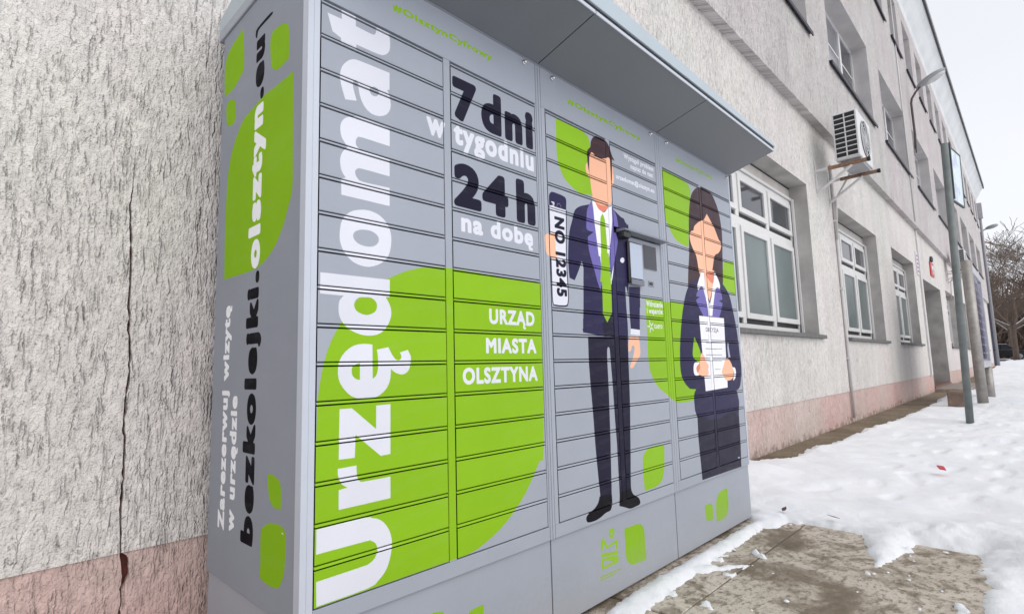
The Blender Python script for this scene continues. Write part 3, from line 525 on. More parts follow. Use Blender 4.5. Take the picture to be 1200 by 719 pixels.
fr(1.7785, 1.804 - g, Z0 - .0015, ZT + .0055); fr(2.198 + g, 2.230 - g, Z0 - .0015, ZT + .0055)
fr(2.606 + g, 2.614, Z0 - .0015, ZT + .0055); fr(2.616, 2.630, .306, 2.0, M_rim)

def door_mesh(wd, h):
    mb = MB()    # pressed steel door: flat face, folded edges, top edge folded back
    b = .0016; t = .018
    mb.prism([(t, 0), (b, 0), (0, b), (0, h - b), (b, h), (t, h)], 'x', 0, wd)
    me = mb.mesh('door', M_front); me.materials.append(M_dark)
    for p in me.polygons:
        if abs(p.normal.y) < .3: p.material_index = 1
    return me
def rail_mesh(wd):
    mb = MB(); mb.prism([(-.0010, 0), (-.0010, .0006), (.0012, .0054), (.022, .0054), (.022, 0)], 'x', 0, wd)
    mb.ball((wd - .006, .0005, .002), .0024, 6, 4)
    return mb.mesh('shelf_rail', M_front)
for ci, (x0, x1) in enumerate(cols):
    wd = x1 - x0
    dm = door_mesh(wd, PITCH - .0125); rm = rail_mesh(wd)
    for k in range(16):
        if ci == 3 and 9 <= k <= 11: continue
        z = Z0 + k * PITCH
        link('door', dm, LOCK, (x0, 0, z + .0012), (R(random.uniform(-.35, .35)), 0, R(random.uniform(-.12, .12))))
        if k < 15 and not (ci == 3 and k in (11,)):
            link('shelf_rail', rm, LOCK, (x0, 0, z + PITCH - .0072))
        if k == 15:
            link('shelf_rail', rm, LOCK, (x0, 0, z + PITCH - .0072))
# terminal in the fourth column
tx0, tx1, tz0, tz1 = 1.345, 1.731, Z0 + 9 * PITCH, Z0 + 12 * PITCH - .006
term = B(tx0, tx1, .0005, .03, tz0 + .001, tz1 - .02).build('terminal_panel', M_front, LOCK, bevel=.001)
hd = MB(); hd.prism([(.002, tz1), (-.040, tz1 - .004), (-.043, tz1 - .012), (.002, tz1 - .015)], 'x', 1.366, 1.742)
hd.build('hood', plain('hood_grey', rgb(120, 124, 134), .35), term)
B(1.366, 1.42, -.036, .0, tz1 - .040, tz1 - .0155).build('camera_block', M_black, term, bevel=.003)
B(1.431, 1.546, -.012, .0, 1.232, 1.418).build('card_reader', M_black, term, bevel=.006, seg=3)
B(1.440, 1.537, -.0155, -.0125, 1.255, 1.411).build('reader_face', M_readr, term, bevel=.004, seg=3)
B(1.436, 1.541, -.020, -.0125, 1.226, 1.251).build('reader_grip', plain('reader_grey', rgb(110, 114, 126), .3), term, bevel=.004)
B(1.574, 1.686, -.003, .0003, 1.312, 1.424).build('screen_frame', plain('screen_frame', rgb(120, 122, 130), .3), term, bevel=.001)
B(1.577, 1.683, -.0045, -.0032, 1.315, 1.421).build('screen', M_screen, term)
B(1.606, 1.655, -.002, .0003, 1.234, 1.260).build('scanner_slot', plain('slot_grey', rgb(150, 153, 162), .25, metal=.6), term, bevel=.001)
B(1.612, 1.640, -.0032, -.0022, 1.240, 1.254).build('slot_glass', M_black, term)
# base panels, set back a little under the units
for a, b in ((.004, .874), (.880, 1.752), (1.758, 2.626)):
    o = B(a, b, .010, .022, .018, .3065).build('base_panel', M_front, LOCK, bevel=.0008)
B(.004, .010, .024, .61, .018, .3065).build('base_side_panel', M_base, LOCK, bevel=.0008)
B(2.62, 2.626, .024, .61, .018, .3065).build('base_side_panel', M_base, LOCK, bevel=.0008)
B(.012, 2.618, .034, .60, .0, .30).build('base_core', M_dark, LOCK)
# canopy: three flaps rising outwards, roof cap above
cz = lambda y: 2.0 + (-y) * .277
B(.0, 2.630, -.2665, -.19, 2.0865, 2.103).build('canopy_gap_shade', M_dark, LOCK)  # added dark filler, stands in for the shade between flaps and roof cap
for a, b in ((.002, .8765), (.8815, 1.7505), (1.7555, 2.628)):
    mb = MB(); mb.prism([(-.004, 2.003), (-.260, cz(-.260)), (-.266, cz(-.26) + .004), (-.266, cz(-.26) + .013), (-.256, cz(-.26) + .013), (-.004, 2.018)], 'x', a, b)
    mb.build('canopy_flap', M_sof, LOCK, bevel=.0012)
    if b < 2.6:
        q = MB(); q.prism([(-.250, cz(-.25) + .017), (-.012, 2.020), (-.012, 2.024), (-.250, cz(-.25) + .021)], 'x', b - .004, b + .009); q.build('seam_shade', M_dark, LOCK)  # added dark strip over the open seam, paints its shade
    lp = MB(); lp.box(a, b, -.2705, -.2665, cz(-.26) - .002, cz(-.26) + .010); lp.build('flap_lip', M_rim, LOCK)
mb = MB()
def ring(x, zt): return [(x, -.274, 2.098), (x, -.274, zt), (x, -.10, zt + .05), (x, .66, 2.085), (x, .66, 2.040), (x, -.004, 2.040), (x, -.02, 2.0975)]
ra, rb = ring(-.004, 2.200), ring(2.634, 2.112); n = 7
mb.v += ra + rb; mb.f.append(tuple(range(7))); mb.f.append(tuple(reversed(range(7, 14))))
for k in range(7): mb.f.append((k, 7 + k, 7 + (k + 1) % 7, (k + 1) % 7))
mb.build('roof_cap', M_fascia, LOCK, bevel=.002)
B(-.006, 2.634, -.002, .655, 2.002, 2.0395).build('roof_rim', M_base, LOCK, bevel=.003)
for x in (.804, .963, 1.695, 1.849, 2.588):
    mb = MB(); mb.tube([(x, -.001, 1.980), (x, -.006, 1.980)], .009, 14); mb.ball((x, -.009, 1.980), .0065, 12, 8)
    mb.build('lock_bolt', M_chrome, LOCK, smooth=True)

# ------------------------------------------------------------------ facade materials
def relief_map(N=2400, size=2.4, seed=7):
    """tileable height + dark-groove map of trowelled bark render, computed here"""
    rg = np.random.default_rng(seed)
    fx = np.fft.fftfreq(N)[None, :] * N; fy = np.fft.fftfreq(N)[:, None] * N
    def nz(lx, lz, p=0):      # noise with feature lengths in metres
        f = np.fft.fft2(rg.standard_normal((N, N)))
        k2 = (fx * lx / size) ** 2 + (fy * lz / size) ** 2
        h = np.fft.ifft2(f * (np.exp(-k2 * 2.2) if not p else 1 / (1 + k2) ** p)).real
        return (h / h.std()).astype(np.float32)
    H = .0006 * nz(.02, .04, 1.1) + .00055 * nz(.006, .016) + .0004 * nz(.0026, .0030)
    groove_dark = np.zeros((N, N), np.float32); px = size / N
    sel = nz(.22, .35); wob = nz(.015, .03)
    cnt = 0
    for _ in range(15000):
        cx, cy = rg.integers(0, N, 2)
        if rg.random() > .5 + .15 * sel[cy, cx]: continue
        L = int(rg.gamma(2.4, .021) / px) + 6; wd = rg.uniform(.0009, .0025) / px; dep = rg.uniform(.0012, .0042) * min(1, L * px / .02 + .3)
        W = int(wd * 4) + 4
        yy = (np.arange(-L // 2, L // 2) + cy) % N; xx = (np.arange(-W, W + 1) + cx) % N
        t = np.linspace(-1, 1, len(yy))[:, None]
        off = np.cumsum(rg.normal(0, .5, len(yy)))[:, None]; off -= off.mean(); off = np.clip(off, -W * .6, W * .6)
        a = np.clip((1 - t ** 2) * 1.6, 0, 1) * (.7 + .3 * rg.random((len(yy), 1)))
        u = (np.arange(-W, W + 1)[None, :] - off) / wd; sg = 1 if rg.random() < .7 else -1
        g = a * np.exp(-u ** 2 * 1.3)
        H[np.ix_(yy, xx)] += (-dep * g + .45 * dep * a * np.exp(-(u - sg * 1.9) ** 2 * .8)).astype(np.float32)
        if rg.random() < .6: groove_dark[np.ix_(yy, xx)] = np.maximum(groove_dark[np.ix_(yy, xx)], (a * np.exp(-(u * 3.4) ** 2) * rg.uniform(.25, 1.0)).astype(np.float32))
    for _ in range(15000):
        cx, cy = rg.integers(0, N, 2); R_ = rg.uniform(.9, 2.4)
        yy = (np.arange(-4, 5) + cy) % N; xx = (np.arange(-4, 5) + cx) % N
        k = np.exp(-((np.arange(-4, 5)[:, None] / (R_ * 1.3)) ** 2 + (np.arange(-4, 5)[None, :] / R_) ** 2))
        H[np.ix_(yy, xx)] -= (.0012 * k).astype(np.float32)
        groove_dark[np.ix_(yy, xx)] = np.maximum(groove_dark[np.ix_(yy, xx)], (k * rg.uniform(.3, 1)).astype(np.float32))
    a = np.ones((N, N, 4), np.float32); a[..., 0] = np.clip(H / .012 + .6, 0, 1); a[..., 1] = groove_dark; a[..., 2] = np.clip(.5 + .15 * nz(.012, .03), 0, 1)
    im = D.images.new('bark_relief', N, N, alpha=False, float_buffer=True); im.colorspace_settings.name = 'Non-Color'
    im.pixels.foreach_set(a.ravel()); im.update(); im.pack(); return im
RELIEF = relief_map()
def plaster(name, c1, c2, groove_dark=.5, tint=(.63, .57, .58, 1), relief=1.0, lowk=.2):
    t = NT(name); gv = t.coord(kind='Object'); v = gv
    sp = t.n('SeparateXYZ'); t.l(gv, sp.inputs[0]); cb = t.n('CombineXYZ'); t.l(t.math('ADD', sp.outputs[0], t.math('MULTIPLY', sp.outputs[1], .7)), cb.inputs[0]); t.l(sp.outputs[2], cb.inputs[1])
    mp = t.n('Mapping'); mp.inputs['Scale'].default_value = (1 / 2.4, 1 / 2.4, 1); t.l(cb.outputs[0], mp.inputs[0])
    im = t.n('TexImage'); im.image = RELIEF; im.interpolation = 'Cubic'; t.l(mp.outputs[0], im.inputs[0])
    ch = t.n('SeparateColor'); t.l(im.outputs[0], ch.inputs[0])
    base = t.mix(t.rng(t.noise(v, 1.1, 4, .6), .3, .7, 0, 1), c1, c2)
    base = t.mix(t.rng(t.noise(t.coord((1, 1, .6)), .8, 3), .42, .62, 0, .6), base, tint)
    base = t.mix(t.rng(t.noise(t.coord((1, 1, .4)), .28, 2), .45, .62, 0, .35), base, (.60, .60, .56, 1))
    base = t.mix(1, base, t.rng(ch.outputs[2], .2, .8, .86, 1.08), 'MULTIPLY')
    base = t.mix(t.math('MULTIPLY', ch.outputs[1], groove_dark), base, (.075, .068, .062, 1))  # darkens groove cores and pinholes
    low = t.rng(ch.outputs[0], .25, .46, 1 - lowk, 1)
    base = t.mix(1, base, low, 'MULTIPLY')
    stain = t.rng(t.noise(t.coord((2.6, 2.6, .20)), 1.0, 5, .65), .45, .78, 1, .86)
    base = t.mix(1, base, stain, 'MULTIPLY')
    n1 = t.bump(t.noise(v, 420, 3, .7), .35, .0010, t.bump(ch.outputs[0], 1.0, .012 * relief))
    return t.set(base=base, rough=.92, normal=n1, spec=.2)
M_wall = plaster('bark_plaster', (.70, .675, .64, 1), (.79, .765, .735, 1), groove_dark=.72, relief=1.2, tint=(.76, .68, .68, 1), lowk=.18)
M_wall2 = plaster('upper_bark_plaster', (.60, .565, .56, 1), (.69, .655, .65, 1), groove_dark=.95, relief=2.0, tint=(.64, .56, .575, 1), lowk=.24)
def plinthmat():
    m_ = plaster('pink_plinth', (.62, .41, .38, 1), (.71, .51, .48, 1), groove_dark=.5, tint=(.62, .55, .50, 1))
    nt_ = m_.node_tree; L_ = nt_.links.new; b_n = nt_.nodes['Principled BSDF']; src = b_n.inputs['Base Color'].links[0].from_socket
    tc_ = nt_.nodes.new('ShaderNodeTexCoord'); sx = nt_.nodes.new('ShaderNodeSeparateXYZ'); L_(tc_.outputs['Object'], sx.inputs[0])
    nn = nt_.nodes.new('ShaderNodeTexNoise'); nn.inputs['Scale'].default_value = 7; nn.inputs['Detail'].default_value = 7; nn.inputs['Roughness'].default_value = .7; L_(tc_.outputs['Object'], nn.inputs['Vector'])
    ma = nt_.nodes.new('ShaderNodeMath'); ma.operation = 'MULTIPLY_ADD'; L_(nn.outputs[0], ma.inputs[0]); ma.inputs[1].default_value = .55; L_(sx.outputs[2], ma.inputs[2])
    mr = nt_.nodes.new('ShaderNodeMapRange'); L_(ma.outputs[0], mr.inputs[0]); mr.inputs[1].default_value = .24; mr.inputs[2].default_value = .33; mr.inputs[3].default_value = .75; mr.inputs[4].default_value = 0
    mx = nt_.nodes.new('ShaderNodeMix'); mx.data_type = 'RGBA'; L_(mr.outputs[0], mx.inputs[0]); L_(src, mx.inputs[6]); mx.inputs[7].default_value = (.20, .155, .12, 1); L_(mx.outputs[2], b_n.inputs['Base Color'])
    return m_
M_pl = plinthmat()
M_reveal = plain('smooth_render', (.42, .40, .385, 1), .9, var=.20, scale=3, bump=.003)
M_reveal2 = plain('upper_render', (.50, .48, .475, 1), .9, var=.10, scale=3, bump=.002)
M_brick = plain('bare_brick', (.085, .02, .016, 1), .9, var=.4, scale=40, bump=.002)
M_white = plain('white_window_paint', (.66, .655, .65, 1), .4, var=.04, scale=5)
M_sill = plain('weathered_sill', (.13, .13, .128, 1), .8, var=.25, scale=12, bump=.002)
M_sillb = plain('dark_tin_sill', (.022, .018, .03, 1), .5, var=.2)
M_box = plain('shutter_box', (.52, .49, .46, 1), .7, var=.1)
def glass(name, col, rough):
    t = NT(name); v = t.coord()
    c = t.mix(t.rng(t.noise(v, .8, 3), .3, .7, 0, 1), tuple(x * .7 for x in col) + (1,), tuple(x * 1.25 for x in col) + (1,))
    t.b.inputs['IOR'].default_value = 1.52
    return t.set(base=c, rough=rough, normal=t.bump(t.noise(v, 1.4, 2), .12, .02), spec=.45)
M_film = glass('filmed_pane', (.115, .145, .145), .28)
M_glass = glass('clear_pane', (.045, .05, .06), .05)
M_curt = glass('curtained_pane', (.20, .20, .23), .12)
M_soff = plain('eaves_render', (.66, .68, .69, 1), .85, var=.08, scale=1.5, bump=.002)
M_tin = plain('dark_gutter', (.03, .03, .035, 1), .5)
M_pipe = plain('white_conduit', (.60, .585, .58, 1), .5, var=.08)

# ------------------------------------------------------------------ building
BLD = thing('office_building', 'long grey-pink plastered building with three rows of recessed windows', 'building', (0, .72, 0))
YL, YU, ZB = .72, .615, 4.15
XE = 45.0
def b_(mb, name, mat, par=BLD, **k):
    o = mb.build(name, mat, par, **k)
    if par is BLD: o.location = (0, -.72, 0)
    return o
def wall_sheet(x0, x1, z0, z1, y, opens, depth, mb):
    xs = sorted({x0, x1} | {o[0] for o in opens} | {o[1] for o in opens}); zs = sorted({z0, z1} | {o[2] for o in opens} | {o[3] for o in opens})
    xs = [x for x in xs if x0 <= x <= x1]
    # finer cells keep long quads well shaped
    for i in range(len(xs) - 1):
        for j in range(len(zs) - 1):
            cx, cz_ = (xs[i] + xs[i + 1]) / 2, (zs[j] + zs[j + 1]) / 2
            if any(o[0] < cx < o[1] and o[2] < cz_ < o[3] for o in opens): continue
            mb.quad((xs[i], y, zs[j]), (xs[i + 1], y, zs[j]), (xs[i + 1], y, zs[j + 1]), (xs[i], y, zs[j + 1]))
    return mb
def reveal(mb, o, y, d):
    x0, x1, z0, z1 = o[:4]
    mb.quad((x0, y, z1), (x1, y, z1), (x1, y + d, z1), (x0, y + d, z1)); mb.quad((x0, y, z0), (x0, y + d, z0), (x1, y + d, z0), (x1, y, z0))
    mb.quad((x0, y, z0), (x0, y, z1), (x0, y + d, z1), (x0, y + d, z0)); mb.quad((x1, y, z0), (x1, y + d, z0), (x1, y + d, z1), (x1, y, z1))
ground_w = [(4.285 + 4.277 * k, 7.085 + 4.277 * k, 1.20, 3.17) for k in range(3)]
ground_w += [(22.0 + 4.3 * k, 24.7 + 4.3 * k, 1.20, 3.05) for k in range(5)]
door_o = (17.05, 20.6, .12, 2.93)
first_w = [(8.58 + 4.30 * k, 11.74 + 4.30 * k, 5.44, 7.05) for k in range(-2, 8)]
second_w = [(15.33 + 2.28 * k, 16.66 + 2.28 * k, 8.90, 10.42) for k in range(-6, 13)]
CR = .10  # the cracked bay ends behind the locker
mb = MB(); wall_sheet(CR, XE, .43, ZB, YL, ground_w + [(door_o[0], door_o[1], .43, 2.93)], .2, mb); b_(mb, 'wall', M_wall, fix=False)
mb = MB(); wall_sheet(CR, XE, -.4, .43, YL + .008, [(door_o[0], door_o[1], .12, .43)], .2, mb)
mb.quad((CR, YL, .43), (CR, YL + .008, .43), (XE, YL + .008, .43), (XE, YL, .43)); b_(mb, 'plinth', M_pl, fix=False)
mb = MB(); wall_sheet(-6, XE, ZB, 10.85, YU, first_w + second_w, .2, mb)
mb.quad((-6, YU, ZB), (-6, YL, ZB), (XE, YL, ZB), (XE, YU, ZB))
b_(mb, 'upper_wall', M_wall2, fix=False)
mb = MB(); mb.box(-6, XE, YL + .5, 11, -.4, 10.85); b_(mb, 'core', plain('interior_dark', (.05, .05, .05, 1), .9))
mb = MB(); mb.quad((XE, YU, ZB), (XE, 11, ZB), (XE, 11, 10.85), (XE, YU, 10.85)); mb.quad((XE, YL, -.4), (XE, 11, -.4), (XE, 11, ZB), (XE, YL, ZB))
b_(mb, 'end_wall', M_wall2)
# cracked bay left of the locker: two slabs of render with an open jagged crack between them
rc = random.Random(3)
def crack_path(z):
    t = z * 9
    return -.196 - .016 * (z - .4) + .003 * math.sin(t * .9) + .002 * math.sin(t * 2.3 + 1) + .005 * (mnoise.noise(Vector((z * 14, 3, 0)))) + .004 * mnoise.noise(Vector((z * 55, 7, 0)))+ .010 * (z - .9) * -.0
zs_ = [.385 + i * (1.60 - .385) / 60 for i in range(61)]
def slab(side, z0, z1, y, wfun, mat, name, far):
    zz = [z0 + i * (z1 - z0) / 70 for i in range(71)]
    mb = MB()
    for a, b in zip(zz[:-1], zz[1:]):
        pa = crack_path(a) + side * wfun(a); pb = crack_path(b) + side * wfun(b)
        q = [(far, y, a), (pa, y, a), (pb, y, b), (far, y, b)]
        if side > 0: q = [q[1], q[0], q[3], q[2]]
        mb.quad(*q)
        mb.quad((pa, y, a), (pa, y + .05, a), (pb, y + .05, b), (pb, y, b))
    o = b_(mb, name, mat, fix=False); return o
def wmain(z):
    if z < .42: return .0022
    return max(.0004, .0032 * min(1, (1.58 - z) / .25)) * (1 + .9 * mnoise.noise(Vector((z * 40, 0, 0))))
for sgn, far in ((-1, -6.0), (1, CR)):
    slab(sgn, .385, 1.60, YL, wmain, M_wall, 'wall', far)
    def wpl(z):
        base = .0016
        if sgn > 0 and .325 < z < .385: base = .017 + .0015 * math.sin(z * 400)
        if sgn > 0 and .28 < z <= .325: base = .003 + .014 * (z - .28) / .045
        if .12 < z < .22: base = .0055 * (1 + .5 * math.sin(z * 170))
        return base
    slab(sgn, -.4, .385, YL + .006, wpl, M_pl, 'plinth', far)
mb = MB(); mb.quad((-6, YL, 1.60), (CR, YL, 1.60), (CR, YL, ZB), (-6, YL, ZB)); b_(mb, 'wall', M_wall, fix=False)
mb = MB(); mb.quad((-6, YL, .385), (-6, YL + .006, .385), (CR, YL + .006, .385), (CR, YL, .385)); b_(mb, 'plinth_ledge', M_reveal)
b_(B(-.30, -.12, YL + .022, YL + .06, -.3, 1.62), 'brick_core', M_brick)

# --- windows
def fr_bar(mb, x0, x1, z0, z1, y, d=.05): mb.box(x0, x1, y, y + d, z0, z1)
def window(o, y, n, style):
    x0, x1, z0, z1 = o; d = .215 if style == 'g' else .26
    yf = y + d
    fm = MB()
    if style == 'g':
        zt = z1 - .19; zb = z0 + .035; ztr = z0 + 1.20
        root = b_(B(x0, x1, yf, yf + .11, zt + .001, z1), 'window', M_box)
        fx = MB()
        fx.box(x0, x1, yf - .005, yf + .05, zt - .05, zt); fx.box(x0, x1, yf, yf + .05, zb, zb + .05); fx.box(x0, x1, yf, yf + .05, ztr - .045, ztr + .045)
        pw = (x1 - x0) / n
        for k in range(n + 1):
            c = x0 + k * pw; a, b = (c - .045, c + .045)
            if k == 0: a, b = x0, x0 + .05
            if k == n: a, b = x1 - .05, x1
            fx.box(a, b, yf - .002, yf + .052, zb + .0505, ztr - .0455); fx.box(a, b, yf - .002, yf + .052, ztr + .0455, zt - .0505)
        f = fx.build('window_frame', M_white, root, bevel=.004)
        fx2 = MB()
        for k in range(n):
            a = x0 + k * pw + (.052 if k == 0 else .047); b = x0 + (k + 1) * pw - (.052 if k == n - 1 else .047)
            for (za, zc, mt) in ((zb + .105, ztr - .049, 'l'), (ztr + .10, zt - .054, 'u')):
                s = .062; gy = yf - .018
                sm = MB()
                sm.box(a, a + s, gy, gy + .05, za, zc); sm.box(b - s, b, gy, gy + .05, za, zc)
                sm.box(a + s, b - s, gy, gy + .05, za, za + s); sm.box(a + s, b - s, gy, gy + .05, zc - s, zc)
                sm.build('sash', M_white, root, bevel=.006)
                B(a + s - .003, b - s + .003, gy + .022, gy + .028, za + s - .003, zc - s + .003).build('pane', M_film if mt == 'l' else M_glass, root)
                B(a, b, gy + .035, gy + .045, za - .05, za - .002).build('vent_gap', M_dark, root)
        B(x0, x1, yf - .004, yf + .002, z1 - .022, z1 - .004).build('box_gap', M_dark, root)
        # back board so no light leaks round the frame, roller guide on the right
        B(x0 + .001, x1 - .001, yf + .112, yf + .13, z0, z1 - .001).build('backing', M_dark, root)
        B(x1 - .035, x1 - .002, yf - .05, yf - .02, zb, zt + .02).build('shutter_guide', M_white, root, bevel=.003)
        B(x0, x1, yf - .03, yf - .005, zt + .003, zt + .035).build('head_trim', M_white, root, bevel=.003)
        sm = MB(); sm.prism([(y - .05, z0 - .05), (y - .05, z0 - .003), (yf, z0 + .03), (yf, z0 - .05)], 'x', x0 - .02, x1 + .14)
        b_(sm, 'sill', M_sill, bevel=.004)
    else:
        root = b_(B(x0 + .001, x1 - .001, yf + .06, yf + .08, z0, z1), 'window', M_dark)
        fx = MB(); s = .07
        fx.box(x0, x1, yf, yf + .05, z1 - s, z1 - .001); fx.box(x0, x1, yf, yf + .05, z0 + .001, z0 + s)
        pw = (x1 - x0) / n
        for k in range(n + 1):
            c = x0 + k * pw; a, b = c - .06, c + .06
            if k == 0: a, b = x0 + .001, x0 + s
            if k == n: a, b = x1 - s, x1 - .001
            fx.box(a, b, yf - .01, yf + .045, z0 + s + .001, z1 - s - .001)
        fx.build('window_frame', M_white, root)
        for k in range(n):
            a = x0 + k * pw + .062; b = x0 + (k + 1) * pw - .062
            B(a, b, yf + .02, yf + .03, z0 + s, z1 - s).build('pane', M_curt if (k + int(x0)) % 2 else M_glass, root)
            if style == 'f': B(a, b, yf + .012, yf + .019, z0 + .62 * (z1 - z0), z0 + .62 * (z1 - z0) + .03).build('glazing_bar', M_white, root)
        sm = MB(); sm.prism([(y - .05, z0 - .075), (y - .05, z0 - .02), (yf, z0 + .002), (yf, z0 - .01), (y - .035, z0 - .03), (y - .035, z0 - .075)], 'x', x0 - .08, x1 + .08)
        b_(sm, 'sill', M_sillb)
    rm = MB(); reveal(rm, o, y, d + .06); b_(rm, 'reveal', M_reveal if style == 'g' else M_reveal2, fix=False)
for o in ground_w: window(o, YL, 3, 'g')
for o in first_w: window(o, YU, 3, 'f')
for o in second_w: window(o, YU, 2, 's')
# entrance recess
rm = MB(); reveal(rm, door_o, YL, 1.1)
rm.quad((door_o[0], YL + 1.1, .12), (door_o[1], YL + 1.1, .12), (door_o[1], YL + 1.1, 2.93), (door_o[0], YL + 1.1, 2.93)); b_(rm, 'porch', M_reveal, fix=False)
d_ = b_(B(17.6, 20.0, YL + 1.02, YL + 1.08, .14, 2.5), 'door', plain('brown_door', (.12, .07, .05, 1), .5), bevel=.01)
B(17.75, 18.7, YL + 1.0, YL + 1.018, .9, 2.35).build('door_pane', M_glass, d_); B(18.9, 19.85, YL + 1.0, YL + 1.018, .9, 2.35).build('door_pane', M_glass, d_)
b_(B(17.0, 20.9, .05, YL + .3, -.02, .075), 'doorstep', plain('step_stone', (.30, .25, .22, 1), .7, var=.2, bump=.002), bevel=.01)
b_(B(17.06, 20.59, YL - .02, YL + .4, .0755, .125), 'doorstep', plain('step_tile', (.17, .085, .06, 1), .5, var=.2), bevel=.005)
# eaves: coved soffit sloping out to a dark gutter
mb = MB()
prof = [(YU + .002, 10.851), (YU - .03, 10.95), (YU - .03, 11.0), (YU - .12, 11.15), (YU - .27, 11.45), (YU - .40, 11.62), (YU - .40, 11.75), (YU + .3, 11.8), (YU + .3, 10.851)]
mb.prism(prof, 'x', -6.2, XE + .25); b_(mb, 'eaves', M_soff)
b_(B(-6.2, XE + .3, YU - .45, YU - .401, 11.60, 11.74), 'gutter', M_tin)
mb = MB(); mb.prism([(YU - .46, 11.801), (3.5, 12.7), (11.4, 11.801)], 'x', -6.3, XE + .35); b_(mb, 'roof', plain('roof_snow', (.75, .76, .8, 1), .8))
# seams across the soffit
# conduits and pipes on the facade
def pipe(pts, r, mat, name='conduit', n=8, par=BLD):
    q = MB(); q.tube(pts, r, n); return b_(q, name, mat, par, smooth=True)
pipe([(8.34, YL - .022, 3.75), (8.34, YL - .022, 1.9), (8.345, YL - .022, .06)], .019, M_pipe)
for z in (.9, 1.9, 2.9): b_(B(8.31, 8.37, YL - .045, YL, z - .015, z + .015), 'pipe_clip', M_pipe)
b_(B(16.50, 16.62, YL - .035, YL - .001, .42, 4.13), 'cable_duct', M_pipe, bevel=.003)
pipe([(15.75, YU - .02, 4.2), (15.75, YU - .02, 10.7)], .015, M_pipe)
b_(B(44.7, 44.95, YU - .24, YU - .001, 9.6, 10.6), 'rain_hopper', plain('zinc', (.35, .36, .37, 1), .5))
pipe([(44.8, YU - .1, 10.6), (44.8, YU - .1, .1)], .07, plain('zinc_pipe', (.28, .28, .30, 1), .5), 'downpipe')

# ------------------------------------------------------------------ wall-hung things
def aircon(loc, label):
    t = thing('air_conditioner', label, 'air conditioner', loc, 0, 'air conditioning units hung on the facade')
    M_ac = plain('ac_casing', (.66, .665, .67, 1), .45, var=.05); 
    W, Dp, H = .80, .29, .64
    bd = B(.012, W, 0, Dp, 0, H).build('casing', M_ac, t, bevel=.012)
    # louvred end: frame bars and dark slots
    B(.0085, .0118, .015, Dp - .015, .02, H - .02).build('slot_shadow', M_dark, t)
    for k in range(10):
        z = .02 + k * (H - .04) / 9 - .006
        link('louvre', LV, t, (0, 0, z))
    for y in (.008, Dp / 2 - .006, Dp - .022): link('louvre_post', LP, t, (0, y, .01))
    mb = MB(); mb.tube([(.40, -.006, H / 2), (.40, -.001, H / 2)], .255, 28); mb.build('fan_ring', M_dark, t)
    mb = MB()
    for r in (.06, .11, .16, .21, .25):
        pts = [(.40 + r * math.cos(a * math.pi / 12), -.012, H / 2 + r * math.sin(a * math.pi / 12)) for a in range(25)]
        mb.tube(pts, .004, 5, cap=False)
    for a in range(8): mb.tube([(.40, -.012, H / 2), (.40 + .25 * math.cos(a * math.pi / 4), -.012, H / 2 + .25 * math.sin(a * math.pi / 4))], .004, 5)
    mb.build('fan_grille', M_ac, t)
    M_rust = plain('rusty_bracket', (.24, .135, .085, 1), .8, var=.5, scale=18)
    for x in (.06, W - .10):
        mb = MB(); mb.box(x, x + .045, -.05, .40, -.075, -.035); mb.build('bracket_arm', M_rust if x < .2 else plain('grimy_arm', (.20, .13, .09, 1), .8, var=.5, scale=15), t)
        B(x + .002, x + .042, -.09, -.052, -.082, -.028).build('end_cap', M_dark, t, bevel=.006)
        mb = MB(); mb.tube([(x + .02, .12, -.08), (x + .02, .55, -.36)], .019, 8); mb.build('brace', M_pipe, t)
        B(x, x + .04, .40, .556, -.07, -.04).build('bracket_end', M_pipe, t)
        B(x - .004, x + .048, .552, .558, -.42, .10).build('wall_rail', M_pipe, t, bevel=.003)
    q = MB(); q.tube([(W - .01, .22, .16), (W + .05, .24, .12), (W + .07, .34, -.02), (W + .03, .50, -.30), (W + .03, .535, -.9)], .016, 8); q.build('hose', plain('hose_wrap', (.55, .54, .52, 1), .7), t, smooth=True)
    B(.10, .7, .02, .25, -.033, -.003).build('drip_tray', plain('grey_tray', (.36, .36, .38, 1), .5, var=.2), t)
    return t
mb = MB(); mb.prism([(0, 0), (.008, .004), (.008, .016), (0, .012)], 'y', .01, .28); LV = mb.mesh('louvre', plain('louvre_white', (.60, .60, .61, 1), .5))
LP = B(-.001, .009, 0, .014, 0, .62).mesh('louvre_post', LV.materials[0])
aircon((7.50, .160, 3.52), 'white louvred air conditioner above the first visible window, on rusty brackets')
aircon((22.6, .160, 3.78), 'white louvred air conditioner far down the facade, behind the green pole')

# wall lamp on a bent arm
wl = thing('wall_lamp', 'grey street lamp head on a bent arm fixed to the upper wall', 'lamp', (17.2, .60, 6.35))
M_lampg = plain('lamp_grey', (.30, .31, .32, 1), .45, metal=.3)
q = MB(); q.tube([(0, -.02, 0), (0, -.05, .5), (0, -.045, 1.4), (0, -.07, 1.52), (0, -.16, 1.66), (0, -.27, 1.78)], .028, 8); q.build('lamp_arm', plain('dark_arm', (.07, .055, .055, 1), .6), wl, smooth=True)
B(-.05, .05, -.022, .012, -.06, .10).build('wall_plate', M_lampg, wl)
q = MB(); q.ball((0, 0, 0), 1, 14, 8, (.17, .36, .085)); o = q.build('lamp_head', M_lampg, wl, smooth=True); o.location = (0, -.52, 1.93); o.rotation_euler = (R(-24), 0, 0)
q = MB(); q.ball((0, -.08, -.04), 1, 12, 6, (.13, .25, .075)); o = q.build('lamp_glass', plain('lamp_bowl', (.55, .56, .56, 1), .2), wl, smooth=True); o.location = (0, -.52, 1.91); o.rotation_euler = (R(-24), 0, 0)

